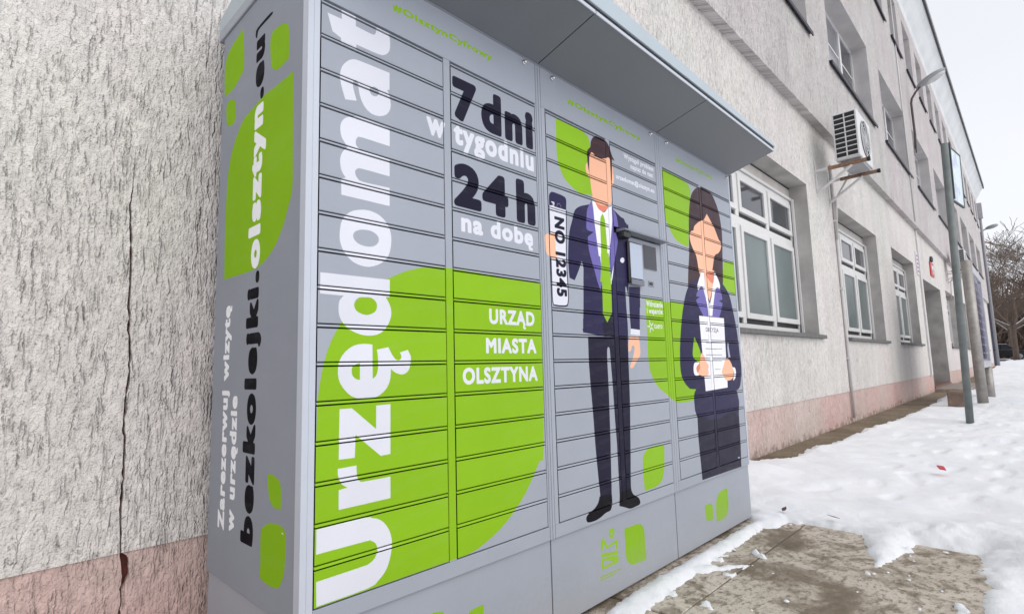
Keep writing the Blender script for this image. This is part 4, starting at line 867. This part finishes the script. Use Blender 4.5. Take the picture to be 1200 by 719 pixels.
# signs on the wall by the entrance
pl = B(0, .80, -.03, 0, 0, .62).build('emblem_plaque', plain('red_enamel', (.50, .02, .025, 1), .3), None, bevel=.008)
pl.scale = (.85, 1, .66); pl.location = (18.66, .72, 3.18); tag(pl, 'red enamel plaque with a white emblem above the entrance', 'sign')
q = MB()
q.poly([(.46, -.034, .50), (.42, -.034, .46), (.38, -.034, .50), (.28, -.034, .52), (.22, -.034, .42), (.24, -.034, .30), (.33, -.034, .34), (.38, -.034, .24), (.34, -.034, .14), (.46, -.034, .10), (.58, -.034, .14), (.54, -.034, .24), (.59, -.034, .34), (.68, -.034, .30), (.70, -.034, .42), (.64, -.034, .52), (.54, -.034, .50), (.50, -.034, .46)])
q.build('emblem', plain('white_enamel', (.75, .75, .75, 1), .3), pl)
q = MB(); q.tube([(.20, -.03, .66), (.35, -.03, .86), (.50, -.03, .80), (.42, -.03, .66)], .035, 6); q.build('crest', M_black, pl)
vs = B(0, .30, -.02, 0, 0, .58).build('wall_sign', plain('pale_sign', (.66, .60, .64, 1), .4), None, bevel=.004)
vs.location = (16.10, .72, 2.95); tag(vs, 'small pale upright sign with faded dark lettering left of the entrance', 'sign')
for k in range(5): B(.05, .25, -.024, -.0205, .06 + k * .1, .10 + k * .1).build('lettering', plain('faded_ink', (.25, .12, .22, 1), .5), vs)

# ------------------------------------------------------------------ posts in the snow
M_pole = plain('green_grey_pole', (.15, .17, .168, 1), .5, var=.25, scale=6)
sp = thing('sign_pole', 'grey-green steel pole in the snow carrying a pale sign panel', 'sign', (8.60, -.535, .0)); sp.rotation_euler = (R(1.2), 0, 0)
q = MB(); q.tube([(0, 0, -.2), (0, 0, 3.74)], .042, 16); q.build('pole', M_pole, sp, smooth=True)
q = MB(); q.box(.055, .085, -.05, .05, 2.98, 3.76); q.box(.0855, .76, -.014, .014, 2.98, 3.0); q.box(.0855, .76, -.014, .014, 3.74, 3.76); q.box(.7605, .78, -.014, .014, 2.98, 3.76)
o = q.build('sign_frame', plain('sign_edge', (.05, .07, .075, 1), .5), sp); o.rotation_euler = (0, 0, R(-7))
tt = NT('sign_face'); v = tt.coord(); cc = tt.mix(tt.rng(tt.noise(v, 4, 2), .52, .6, 0, .6), (.62, .72, .76, 1), (.36, .39, .64, 1)); cc = tt.mix(tt.rng(tt.noise(v, 12, 2), .55, .58, 0, .35), cc, (.72, .82, .78, 1))
o = B(.086, .7604, -.008, .008, 3.001, 3.739).build('sign_face', tt.set(base=cc, rough=.3), sp); o.rotation_euler = (0, 0, R(-7))

M_wood = plain('weathered_steel_post', (.34, .32, .30, 1), .45, metal=.5, var=.2, scale=9)
nb = thing('notice_board', 'glazed notice board on two round grey posts in the snow', 'notice board', (12.14, -.475, 0))
q = MB(); q.tube([(0, 0, -.2), (0, 0, 2.60)], .078, 16); q.build('post', M_wood, nb, smooth=True)
q = MB(); q.tube([(2.21, 0, -.2), (2.21, 0, .658)], .078, 16); q.build('post', M_wood, nb, smooth=True)
q = MB(); q.box(.10, 2.5, -.06, .06, .66, .78); q.box(.10, 2.5, -.06, .06, 2.42, 2.56); q.box(.10, .20, -.06, .06, .7805, 2.4195); q.box(2.4, 2.5, -.06, .06, .7805, 2.4195)
q.build('board_frame', plain('alu_frame', (.50, .50, .53, 1), .35, metal=.4), nb, bevel=.006)
tt = NT('posters'); v = tt.coord(); bw = tt.n('TexBrick'); bw.inputs['Scale'].default_value = 1.6
tt.l(tt.coord((1, 1, 1), (R(90), 0, 0)), bw.inputs['Vector']); bw.inputs['Color1'].default_value = (.05, .05, .13, 1); bw.inputs['Color2'].default_value = (.10, .10, .22, 1); bw.inputs['Mortar'].default_value = (.45, .45, .55, 1); bw.inputs['Mortar Size'].default_value = .015
B(.2, 2.4, -.03, .03, .78, 2.42).build('poster_sheet', tt.set(base=bw.outputs[0], rough=.12), nb)
q = MB(); q.box(2.02, 2.09, -.05, .05, -.2, 2.95)
sb = B(0, .55, -.14, .14, -.05, .24).build('stone_block', plain('brown_stone', (.20, .14, .11, 1), .8, var=.3, bump=.003), None, bevel=.02)
sb.location = (11.35, -.20, .05); tag(sb, 'low brown stone block half buried in snow beside the board', 'stone')

sl_ = thing('street_lamp', 'tall dark street lamp standing at the far end of the facade', 'lamp', (47.5, .72, 0))
q = MB(); q.tube([(0, 0, -.2), (0, 0, 1.2)], .13, 12); q.tube([(0, 0, 1.2), (0, 0, 9.2)], [.10, .07], 12); q.build('pole', plain('purple_grey_pole', (.10, .10, .15, 1), .5), sl_, smooth=True)
q = MB(); q.tube([(0, 0, 9.1), (0, -.2, 9.3), (0, -.38, 9.36)], .045, 8); q.build('arm', M_lampg, sl_, smooth=True)
q = MB(); q.ball((0, 0, 0), 1, 14, 8, (.2, .36, .13)); o = q.build('lamp_head', M_lampg, sl_, smooth=True); o.location = (0, -.62, 9.45); o.rotation_euler = (R(-14), 0, 0)

# ------------------------------------------------------------------ ground
def hgt(x, y):      # gentle rise towards the far end of the street
    t = min(1, max(0, (x - 18) / 50.)); t = t * t * (3 - 2 * t); return .40 * t
def slabmat():
    t = NT('wet_concrete'); v = t.coord(); c = t.n('TexCoord'); 
    gv = t.n('NewGeometry').outputs['Position']
    a = t.noise(gv, 2.0, 7, .65, .4); b = t.noise(t.coord((22, 34, 30), (0, 0, .5)), 1.0, 7, .75)
    base = t.ramp(a, [(.30, (.10, .075, .05)), (.42, (.25, .20, .15)), (.50, (.53, .47, .40)), (.75, (.68, .62, .54))])
    base = t.mix(t.rng(b, .50, .60, 0, .8), base, (.17, .14, .10, 1))
    base = t.mix(t.rng(t.noise(gv, 95, 4, .8), .60, .68, 0, .6), base, (.09, .078, .06, 1))
    pit = t.rng(t.voro(gv, 55), .05, .22, 0, 1)
    base = t.mix(1, base, t.rng(pit, 0, 1, .72, 1), 'MULTIPLY')
    base = t.mix(t.rng(t.noise(gv, 4.2, 6, .7, 1.5), .50, .62, 0, .72), base, (.15, .115, .075, 1))
    n = t.bump(b, .6, .006, t.bump(t.noise(gv, 190, 3), .5, .002, t.bump(pit, .5, .003)))
    return t.set(base=base, rough=t.rng(a, .3, .6, .55, .9), normal=n, spec=.35)
M_con = slabmat()
def mudmat():
    t = NT('wet_earth'); gv = t.n('NewGeometry').outputs['Position']
    a = t.noise(gv, 1.6, 6, .65); b = t.noise(gv, 24, 5, .7)
    base = t.ramp(a, [(.3, (.10, .072, .04)), (.5, (.19, .15, .10)), (.7, (.27, .22, .16))]); base = t.mix(t.rng(b, .5, .68, 0, .7), base, (.06, .05, .035, 1))
    return t.set(base=base, rough=.75, normal=t.bump(b, .6, .01), spec=.35)
M_mud = mudmat()
# base sheet to the horizon
q = MB(); xs = [-400, -60, -10, 0, 5, 10, 18] + [18 + i * 2.5 for i in range(1, 21)] + [80, 120, 250, 800]
ys = [-600, -150, -40, -12, -6, -3, 0, 3, 12, 40, 150, 600]
for i in range(len(xs) - 1):
    for j in range(len(ys) - 1):
        q.quad(*[(x, y, hgt(x, y) - (.075 if x < 70 else .03)) for x, y in ((xs[i], ys[j]), (xs[i + 1], ys[j]), (xs[i + 1], ys[j + 1]), (xs[i], ys[j + 1]))])
M_snow = NT('snow'); gv = M_snow.n('NewGeometry').outputs['Position']
t = M_snow
sa = t.noise(gv, 1.3, 6, .6); sb_ = t.noise(gv, 16, 6, .65)
bc = t.mix(t.rng(sa, .35, .7, 0, 1), (.84, .855, .88, 1), (.76, .775, .81, 1))
bc = t.mix(t.rng(t.noise(gv, 60, 3, .8), .70, .76, 0, .5), bc, (.30, .27, .24, 1))
M_snow = t.set(base=bc, rough=.8, normal=t.bump(t.noise(gv, 75, 4, .7), .35, .006, t.bump(sb_, .35, .02)), spec=.25)
M_snow.node_tree.nodes['Principled BSDF'].inputs['Subsurface Weight'].default_value = .15
M_snow.node_tree.nodes['Principled BSDF'].inputs['Subsurface Radius'].default_value = (.02, .03, .04)
o = q.build('ground', M_snow, None, fix=False); tag(o, kind='structure')
# earth strip by the wall and concrete slabs in front of the locker
q = MB()
for i in range(60):
    xa, xb = -4 + i * .8, -4 + (i + 1) * .8
    q.quad((xa, -.1, hgt(xa, 0) - .012), (xb, -.1, hgt(xb, 0) - .012), (xb, .74, hgt(xb, 0) - .006), (xa, .74, hgt(xa, 0) - .006))
o = q.build('path', M_mud, None, fix=False); tag(o, kind='structure')
pv = B(-4.5, 2.80, -3.3, .70, -.072, -.0035).build('pavement', plain('joint_dirt', (.13, .11, .085, 1), .9, bump=.002), None); tag(pv, kind='structure')
rs = random.Random(9)
xsl = [-4.2, -3.2, -2.2, -1.2, -.45, .42, 1.25, 2.02, 2.76]; ysl = [-3.4, -2.32, -1.28, -.24, .60]
for i in range(len(xsl) - 1):
    for j in range(len(ysl) - 1):
        mb = MB(); g_ = .0035
        x0, x1, y0, y1 = xsl[i] + g_, xsl[i + 1] - g_, ysl[j] + g_, ysl[j + 1] - g_
        N = 5; zt = rs.uniform(-.003, .003)
        ring_ = []
        def je(a, b, s): return [(a[0] + (b[0] - a[0]) * k / N + s[0] * rs.uniform(-.004, .004), a[1] + (b[1] - a[1]) * k / N + s[1] * rs.uniform(-.004, .004)) for k in range(N)]
        ring_ = je((x0, y0), (x1, y0), (0, 1)) + je((x1, y0), (x1, y1), (1, 0)) + je((x1, y1), (x0, y1), (0, 1)) + je((x0, y1), (x0, y0), (1, 0))
        mb.prism(ring_, 'z', -.05, zt); mb.build('slab', M_con, pv, bevel=.003)

# snow cover with real thickness, thinning out at bare ground
def sbox(x, y, x0, x1, y0, y1):
    dx = max(x0 - x, x - x1); dy = max(y0 - y, y - y1)
    return math.hypot(max(dx, 0), max(dy, 0)) if max(dx, dy) > 0 else max(dx, dy)
def tri(x, y, ax, ay, bx, by, r0, r1):
    dx, dy = bx - ax, by - ay; t = max(0, min(1, ((x - ax) * dx + (y - ay) * dy) / (dx * dx + dy * dy)))
    return r0 + (r1 - r0) * t - math.hypot(x - ax - t * dx, y - ay - t * dy)
BP = [(-9, 2), (4.2, .76), (4.45, .62), (4.6, .45), (5.1, .47), (5.85, .37), (7.9, .36), (9.3, .26), (12.2, .25), (15.2, .29), (16.5, .22), (18.2, .0), (21, -.05), (22, .10), (26, .32), (34, .5), (50, .7), (900, .8)]
def bnd(x):
    for (a, ya), (b, yb) in zip(BP[:-1], BP[1:]):
        if a <= x <= b: return ya + (yb - ya) * (x - a) / (b - a)
    return .7
def snowd(x, y):
    n1 = mnoise.noise(Vector((x * 2.3, y * 2.3, 1.7))); n2 = mnoise.noise(Vector((x * 9, y * 9, 5))); n3 = mnoise.noise(Vector((x * 28, y * 28, 9)))
    e = .05 * n1 + .034 * n2 + .022 * n3
    d = sbox(x, y, -9, 2.70, -1.0, 2.0) + e * .9
    d = max(d, tri(x, y, 2.74, -.62, 2.20, -.66, .12, .0) + e * .5)
    d = max(d, tri(x, y, 1.72, -.11, 2.02, -.33, .045, .0) + e * .4)
    d = max(d, tri(x, y, 1.15, -.075, 2.65, -.035, .062, .05) + e * .35)
    d = max(d, tri(x, y, 2.60, -.05, 2.80, -.05, .10, .12) + e * .4)
    if -.35 < d < 0 and -1.1 < y < -.05: d = max(d, (mnoise.noise(Vector((x * 6, y * 13, 21))) + .5 * n3 - .52) * .12 + d * .12)
    if x > 4.0: d = min(d, bnd(x) - y + e * 1.3 + .03 * mnoise.noise(Vector((x * .9, 0, 3))))
    if 2.62 < x < 4.0: d = min(d, .74 - y)
    # tucked under the locker only a hand's width
    if x < 2.62: d = min(d, -.012 - y + .01 * n2)
    return d + .010 * mnoise.noise(Vector((x * 60, y * 60, 2))), n1, n2, n3
def axis(spec):
    out = []
    for a, b, s in spec:
        v = a
        while v < b - 1e-6: out.append(v); v += s
    out.append(spec[-1][1]); return out
gx = axis([(-4, 1.0, .25), (1.0, 3.4, .016), (3.4, 6, .03), (6, 10, .06), (10, 20, .14), (20, 40, .5), (40, 72, 1.6)])
gy = axis([(-14, -5, 1.0), (-5, -2.2, .16), (-2.2, -1.3, .05), (-1.3, .80, .018)])
nx, ny = len(gx), len(gy)
V = []; hh = np.zeros((nx, ny))
rf = random.Random(77); FP = []
for tr_ in range(3):       # old trodden tracks through the snow
    px_, py_ = 2.9 + rf.random() * .6, -1.1 + .33 * tr_; hd_ = rf.uniform(-.05, .25)
    for k in range(26):
        px_ += .36 * math.cos(hd_); py_ += .36 * math.sin(hd_) * .3; hd_ += rf.uniform(-.12, .10)
        FP.append((px_, py_ + (.09 if k % 2 else -.09) + rf.uniform(-.03, .03), hd_ + rf.uniform(-.2, .2), rf.uniform(.006, .016)))
for k in range(26): FP.append((rf.uniform(2.9, 8), rf.uniform(-2.6, .1), rf.uniform(0, 3), rf.uniform(.006, .018)))
def prints(x, y):
    h = 0
    for a, b, c, dep in FP:
        dx, dy = x - a, y - b
        if abs(dx) > .22 or abs(dy) > .22: continue
        u = dx * math.cos(c) + dy * math.sin(c); v_ = -dx * math.sin(c) + dy * math.cos(c)
        q = (u / .14) ** 2 + (v_ / .055) ** 2
        h = min(h, -dep * max(0, 1 - q ** 2)) if q < 1 else h
    return h
for i, x in enumerate(gx):
    for j, y in enumerate(gy):
        d, n1, n2, n3 = snowd(x, y)
        t_ = max(-1, min(1, d / .055)); t_ = max(0, t_) ** .6 if t_ > 0 else t_
        th = .036 if x > 2.7 else .024
        h = hgt(x, y) + (th * t_ if t_ > 0 else .05 * t_)
        if d > 0:
            k = min(1, d / .15)
            n0 = mnoise.noise(Vector((x * .8, y * .8, 2))); n4 = mnoise.noise(Vector((x * 5, y * 4, 7)))
            h += k * (.034 * n0 + .024 * n1 + .015 * n4 + .004 * n2 + .0025 * n3 + (.05 * math.exp(-((d - .28) / .2) ** 2) * (.6 + .5 * n1) if 2.5 < x < 4 else 0) + (prints(x, y) if x < 12 else 0)) + (1 - k) * .006 * n3
        V.append((x, y, h)); hh[i, j] = d
F = [(i * ny + j, (i + 1) * ny + j, (i + 1) * ny + j + 1, i * ny + j + 1) for i in range(nx - 1) for j in range(ny - 1)
     if max(hh[i, j], hh[i + 1, j], hh[i, j + 1], hh[i + 1, j + 1]) > -.05]
me = D.meshes.new('snow'); me.from_pydata(V, [], F); me.materials.append(M_snow); me.shade_smooth()
o = D.objects.new('snow', me); COL.objects.link(o); tag(o, kind='structure')

# crumbs of snow and ice left on the slabs
q = MB(); rr_ = random.Random(12)
for k in range(40):
    x = rr_.uniform(1.0, 2.7); y = -.98 + abs(rr_.gauss(0, .35)) if rr_.random() < .3 else rr_.uniform(-1.0, -.08)
    d_ = snowd(x, y)[0]
    if d_ > 0 or rr_.random() > math.exp(d_ * 7) + .06: continue
    a_ = rr_.uniform(.0025, .009); q.ball((x, y, a_ * .4), a_, 6, 4, (rr_.uniform(.7, 1.8), rr_.uniform(.7, 1.8), .6))
tag(q.build('snow_crumbs', M_snow, None, smooth=True), kind='stuff')
# litter
q = MB(); q.prism([(0, 0), (.11, -.02), (.12, .02), (.02, .035)], 'z', 0, .006)
o = q.build('paper_scrap', plain('red_paper', (.55, .02, .03, 1), .5), None); o.location = (4.42, -.69, .075); o.rotation_euler = (R(6), R(-5), .4)
tag(o, 'small red paper scrap lying on the snow', 'litter')
q = MB()
for k in range(5): q.prism([(0, 0), (.07, .01), (.09, .03), (.03, .04)], 'z', 0, .004)
def leafmesh():
    q = MB(); pts = [(0, 0), (.02, .015), (.05, .02), (.08, .008), (.10, 0), (.07, -.015), (.03, -.018)]
    q.prism(pts, 'z', 0, .003); return q.mesh('dead_leaf', plain('dead_leaf_brown', (.075, .04, .025, 1), .8))
LF = leafmesh()
for k, (x, y, lab) in enumerate(((2.74, -.12, 'brown dead leaf at the snow edge nearest the locker corner'), (2.76, -.40, 'brown dead leaf at the edge of the bare slabs'))):
    o = link('dead_leaf', LF, None, (x, y, .045), (.15, -.2, k * 1.7)); o.scale = (.6,) * 3; tag(o, lab, 'leaf', 'dead leaves on the ground')

# ------------------------------------------------------------------ far end: trees, car, brush
M_bark = plain('bark', (.105, .075, .06, 1), .9, var=.3, scale=6, bump=.01)
M_twig = plain('twigs', (.125, .09, .07, 1), .9, var=.3, scale=3)
M_brsn = plain('branch_snow', (.78, .79, .82, 1), .8, var=.05)
def tree(loc, H, seed, label, trunk_r=.2, fork=.26, snowy=True, group='bare trees at the end of the street'):
    r = random.Random(seed); t = thing('bare_tree', label, 'tree', loc, r.uniform(0, 6), group)
    tr = MB(); br = MB(); sn = MB()
    h0 = H * fork
    def grow(p, d, L, rad, lvl):
        n = 3; pts = [p]; rr = [rad]; q = Vector(p); dd = Vector(d)
        for k in range(n):
            dd = (dd + Vector((r.uniform(-.22, .22), r.uniform(-.22, .22), r.uniform(-.06, .14)))).normalized()
            q = q + dd * L / n; pts.append(q.copy()); rr.append(max(.016, rad * (1 - .55 * (k + 1) / n)))
        (tr if lvl == 0 else br).tube(pts, rr, 6 if lvl < 2 else 3, cap=False)
        if snowy and lvl == 1 and abs(dd.z) < .75:
            sn.tube([p_ + Vector((0, 0, r_ * .8)) for p_, r_ in zip(pts, rr)], [x * .45 + .006 for x in rr], 4)
        if lvl < 4:
            for k in range((6, 6, 5, 4)[lvl]):
                u = r.uniform(.35, 1); i = min(n - 1, int(u * n)); b0 = pts[i].lerp(pts[i + 1], u * n - i)
                az = r.uniform(0, 2 * math.pi); tilt = r.uniform(.5, 1.15)
                side_ = Vector((math.cos(az), math.sin(az), .15)); nd = (dd * math.cos(tilt) + side_ * math.sin(tilt)).normalized()
                grow(b0, nd, L * r.uniform(.5, .75), rr[i] * .5, lvl + 1)
    tr.tube([(0, 0, -.3), (.02, 0, h0 * .5), (.05, .03, h0)], [trunk_r * 1.2, trunk_r, trunk_r * .85], 9)
    grow(Vector((.05, .03, h0)), (0.05, 0, 1), (H - h0) * .62, trunk_r * .7, 0)
    for k in range(5):
        az = k * 1.26 + r.uniform(-.3, .3)
        grow(Vector((.05, .03, h0 * r.uniform(.8, 1.05))), Vector((math.cos(az), math.sin(az), .55)).normalized(), (H - h0) * .5, trunk_r * .45, 1)
    tr.build('trunk', M_bark, t, smooth=True, fix=False)
    br.build('crown', M_twig, t, fix=False)
    if snowy: sn.build('branch_snow', M_brsn, t, fix=False)
    return t
tree((64, .05, hgt(64, 0)), 11.5, 5, 'bare tree with snow-lined forked branches in front of the black car', .20)
tree((66, -4.6, hgt(64, 0)), 11.0, 8, 'bare tree at the right picture edge behind the snow', .20)
tree((84, 3.9, .4), 11.5, 11, 'slim bare tree standing behind the black car, left one', .16, .3)
tree((90, .9, .4), 13, 15, 'bare tree standing behind the black car, right one', .18, .3)
tree((98, 2.6, .4), 12, 21, 'farthest bare tree in the brown brush', .2, .25, False)
tree((100, -2.2, .4), 13, 23, 'far bare tree rising behind the brush at right', .2, .25, False)
# brown brush beyond the road reads as one mass
r = random.Random(31); q = MB()
for k in range(6500):
    x = r.uniform(104, 122); y = r.uniform(-22, 14); h = r.uniform(5, 15.0) * (1 - .35 * r.random()); z0 = r.uniform(0, h * .92)
    a = r.uniform(0, 6.28); L = r.uniform(.8, 2.4); tl = r.uniform(-.8, .8)
    p = Vector((x, y, .3 + z0)); p2 = p + Vector((math.cos(a) * tl, math.sin(a) * tl, 1)).normalized() * L
    q.tube([p, p2], [.12, .05], 3, cap=False)
tag(q.build('brush', M_twig, None, fix=False), 'brown leafless brush beyond the road', 'brush', kind='stuff')
q = MB(); q.prism([(114, 0), (120, 9.5), (150, 11.5), (150, -1)], 'y', -60, 60)
yy = NT('wooded_bank'); gv = yy.n('NewGeometry').outputs['Position']
cc = yy.ramp(yy.noise(gv, .9, 7, .75), [(.3, (.07, .05, .04)), (.5, (.15, .115, .095)), (.68, (.27, .225, .20)), (.8, (.5, .48, .47))])
o = q.build('hill', yy.set(base=cc, rough=.95, normal=yy.bump(yy.noise(gv, 3, 5), 1, .5)), None); tag(o, kind='structure')
# road kerb line
q = B(67.5, 67.9, -30, 12, .2, .50); o = q.build('kerb', plain('kerb_stone', (.12, .115, .11, 1), .8), None); tag(o, kind='structure')
q = B(70, 82, -30, 14, .3, .42); o = q.build('road', plain('slushy_road', (.20, .195, .19, 1), .6, var=.3, scale=1), None); tag(o, kind='structure')
# black estate car, side on
def car(loc, rz, label):
    t = thing('parked_car', label, 'car', loc, rz)
    body = plain('black_car_paint', (.012, .011, .014, 1), .22, var=.05); gl = M_glass
    q = MB(); W = .9
    prof = [(-2.25, .30), (-2.28, .62), (-2.2, .82), (-1.30, .98), (1.95, 1.02), (2.22, .95), (2.28, .55), (2.22, .30)]
    q.prism(prof, 'y', -W, W); q.build('body', body, t, bevel=.06, seg=3)
    cab = [(-1.25, .99), (-.55, 1.50), (.0, 1.56), (1.35, 1.54), (2.02, 1.04), (1.9, 1.0)]
    q = MB(); q.prism(cab, 'y', -W + .12, W - .12); q.build('cabin', body, t, bevel=.05, seg=3)
    for s in (-1, 1):
        for a in ([(-1.02, 1.03), (-.52, 1.42), (-.05, 1.47), (-.05, 1.03)], [(.03, 1.03), (.03, 1.47), (.9, 1.46), (.95, 1.03)], [(1.03, 1.03), (.98, 1.45), (1.3, 1.43), (1.7, 1.06)]):
            q = MB(); yb = s * (W - .115); q.prism(a, 'y', min(yb, yb + s * .01), max(yb, yb + s * .01)); q.build('side_window', gl, t)
        q = MB(); q.prism([(-1.1, 1.0), (1.85, 1.03), (1.85, 1.055), (-1.1, 1.025)], 'y', s * W - .10 * s - .02, s * W - .1 * s + .02); q.build('chrome_trim', M_chrome, t)
        q = MB(); q.tube([(-.5, s * (W - .2), 1.58), (1.3, s * (W - .2), 1.59)], .02, 6); q.build('roof_rail', M_chrome, t)
        for x in (-1.4, 1.42):
            q = MB(); q.tube([(x, s * (W - .2), .34), (x, s * (W + .015), .34)], .34, 22); wv = q.build('wheel', plain('tyre', (.02, .02, .02, 1), .8), t)
            q = MB(); q.tube([(x, s * (W + .016), .34), (x, s * (W + .03), .34)], .22, 16); q.build('rim', plain('alloy', (.4, .4, .42, 1), .3, metal=.7), wv)
        q = MB(); q.box(-2.29, -2.2, s * .75 - .12, s * .75 + .12, .66, .80); q.build('headlight', plain('headlight', (.6, .6, .62, 1), .15), t)
        q = MB(); q.box(2.22, 2.30, s * .75 - .1, s * .75 + .1, .68, .88); q.build('tail_light', plain('tail_red', (.4, .01, .01, 1), .2), t)
    q = MB(); q.box(-.5, 1.3, -.55, .55, 1.565, 1.60); q.build('roof_snow', M_brsn, t, bevel=.02)
    return t
car((74.5, 1.35, .42), R(90), 'black estate car parked side-on across the end of the street')
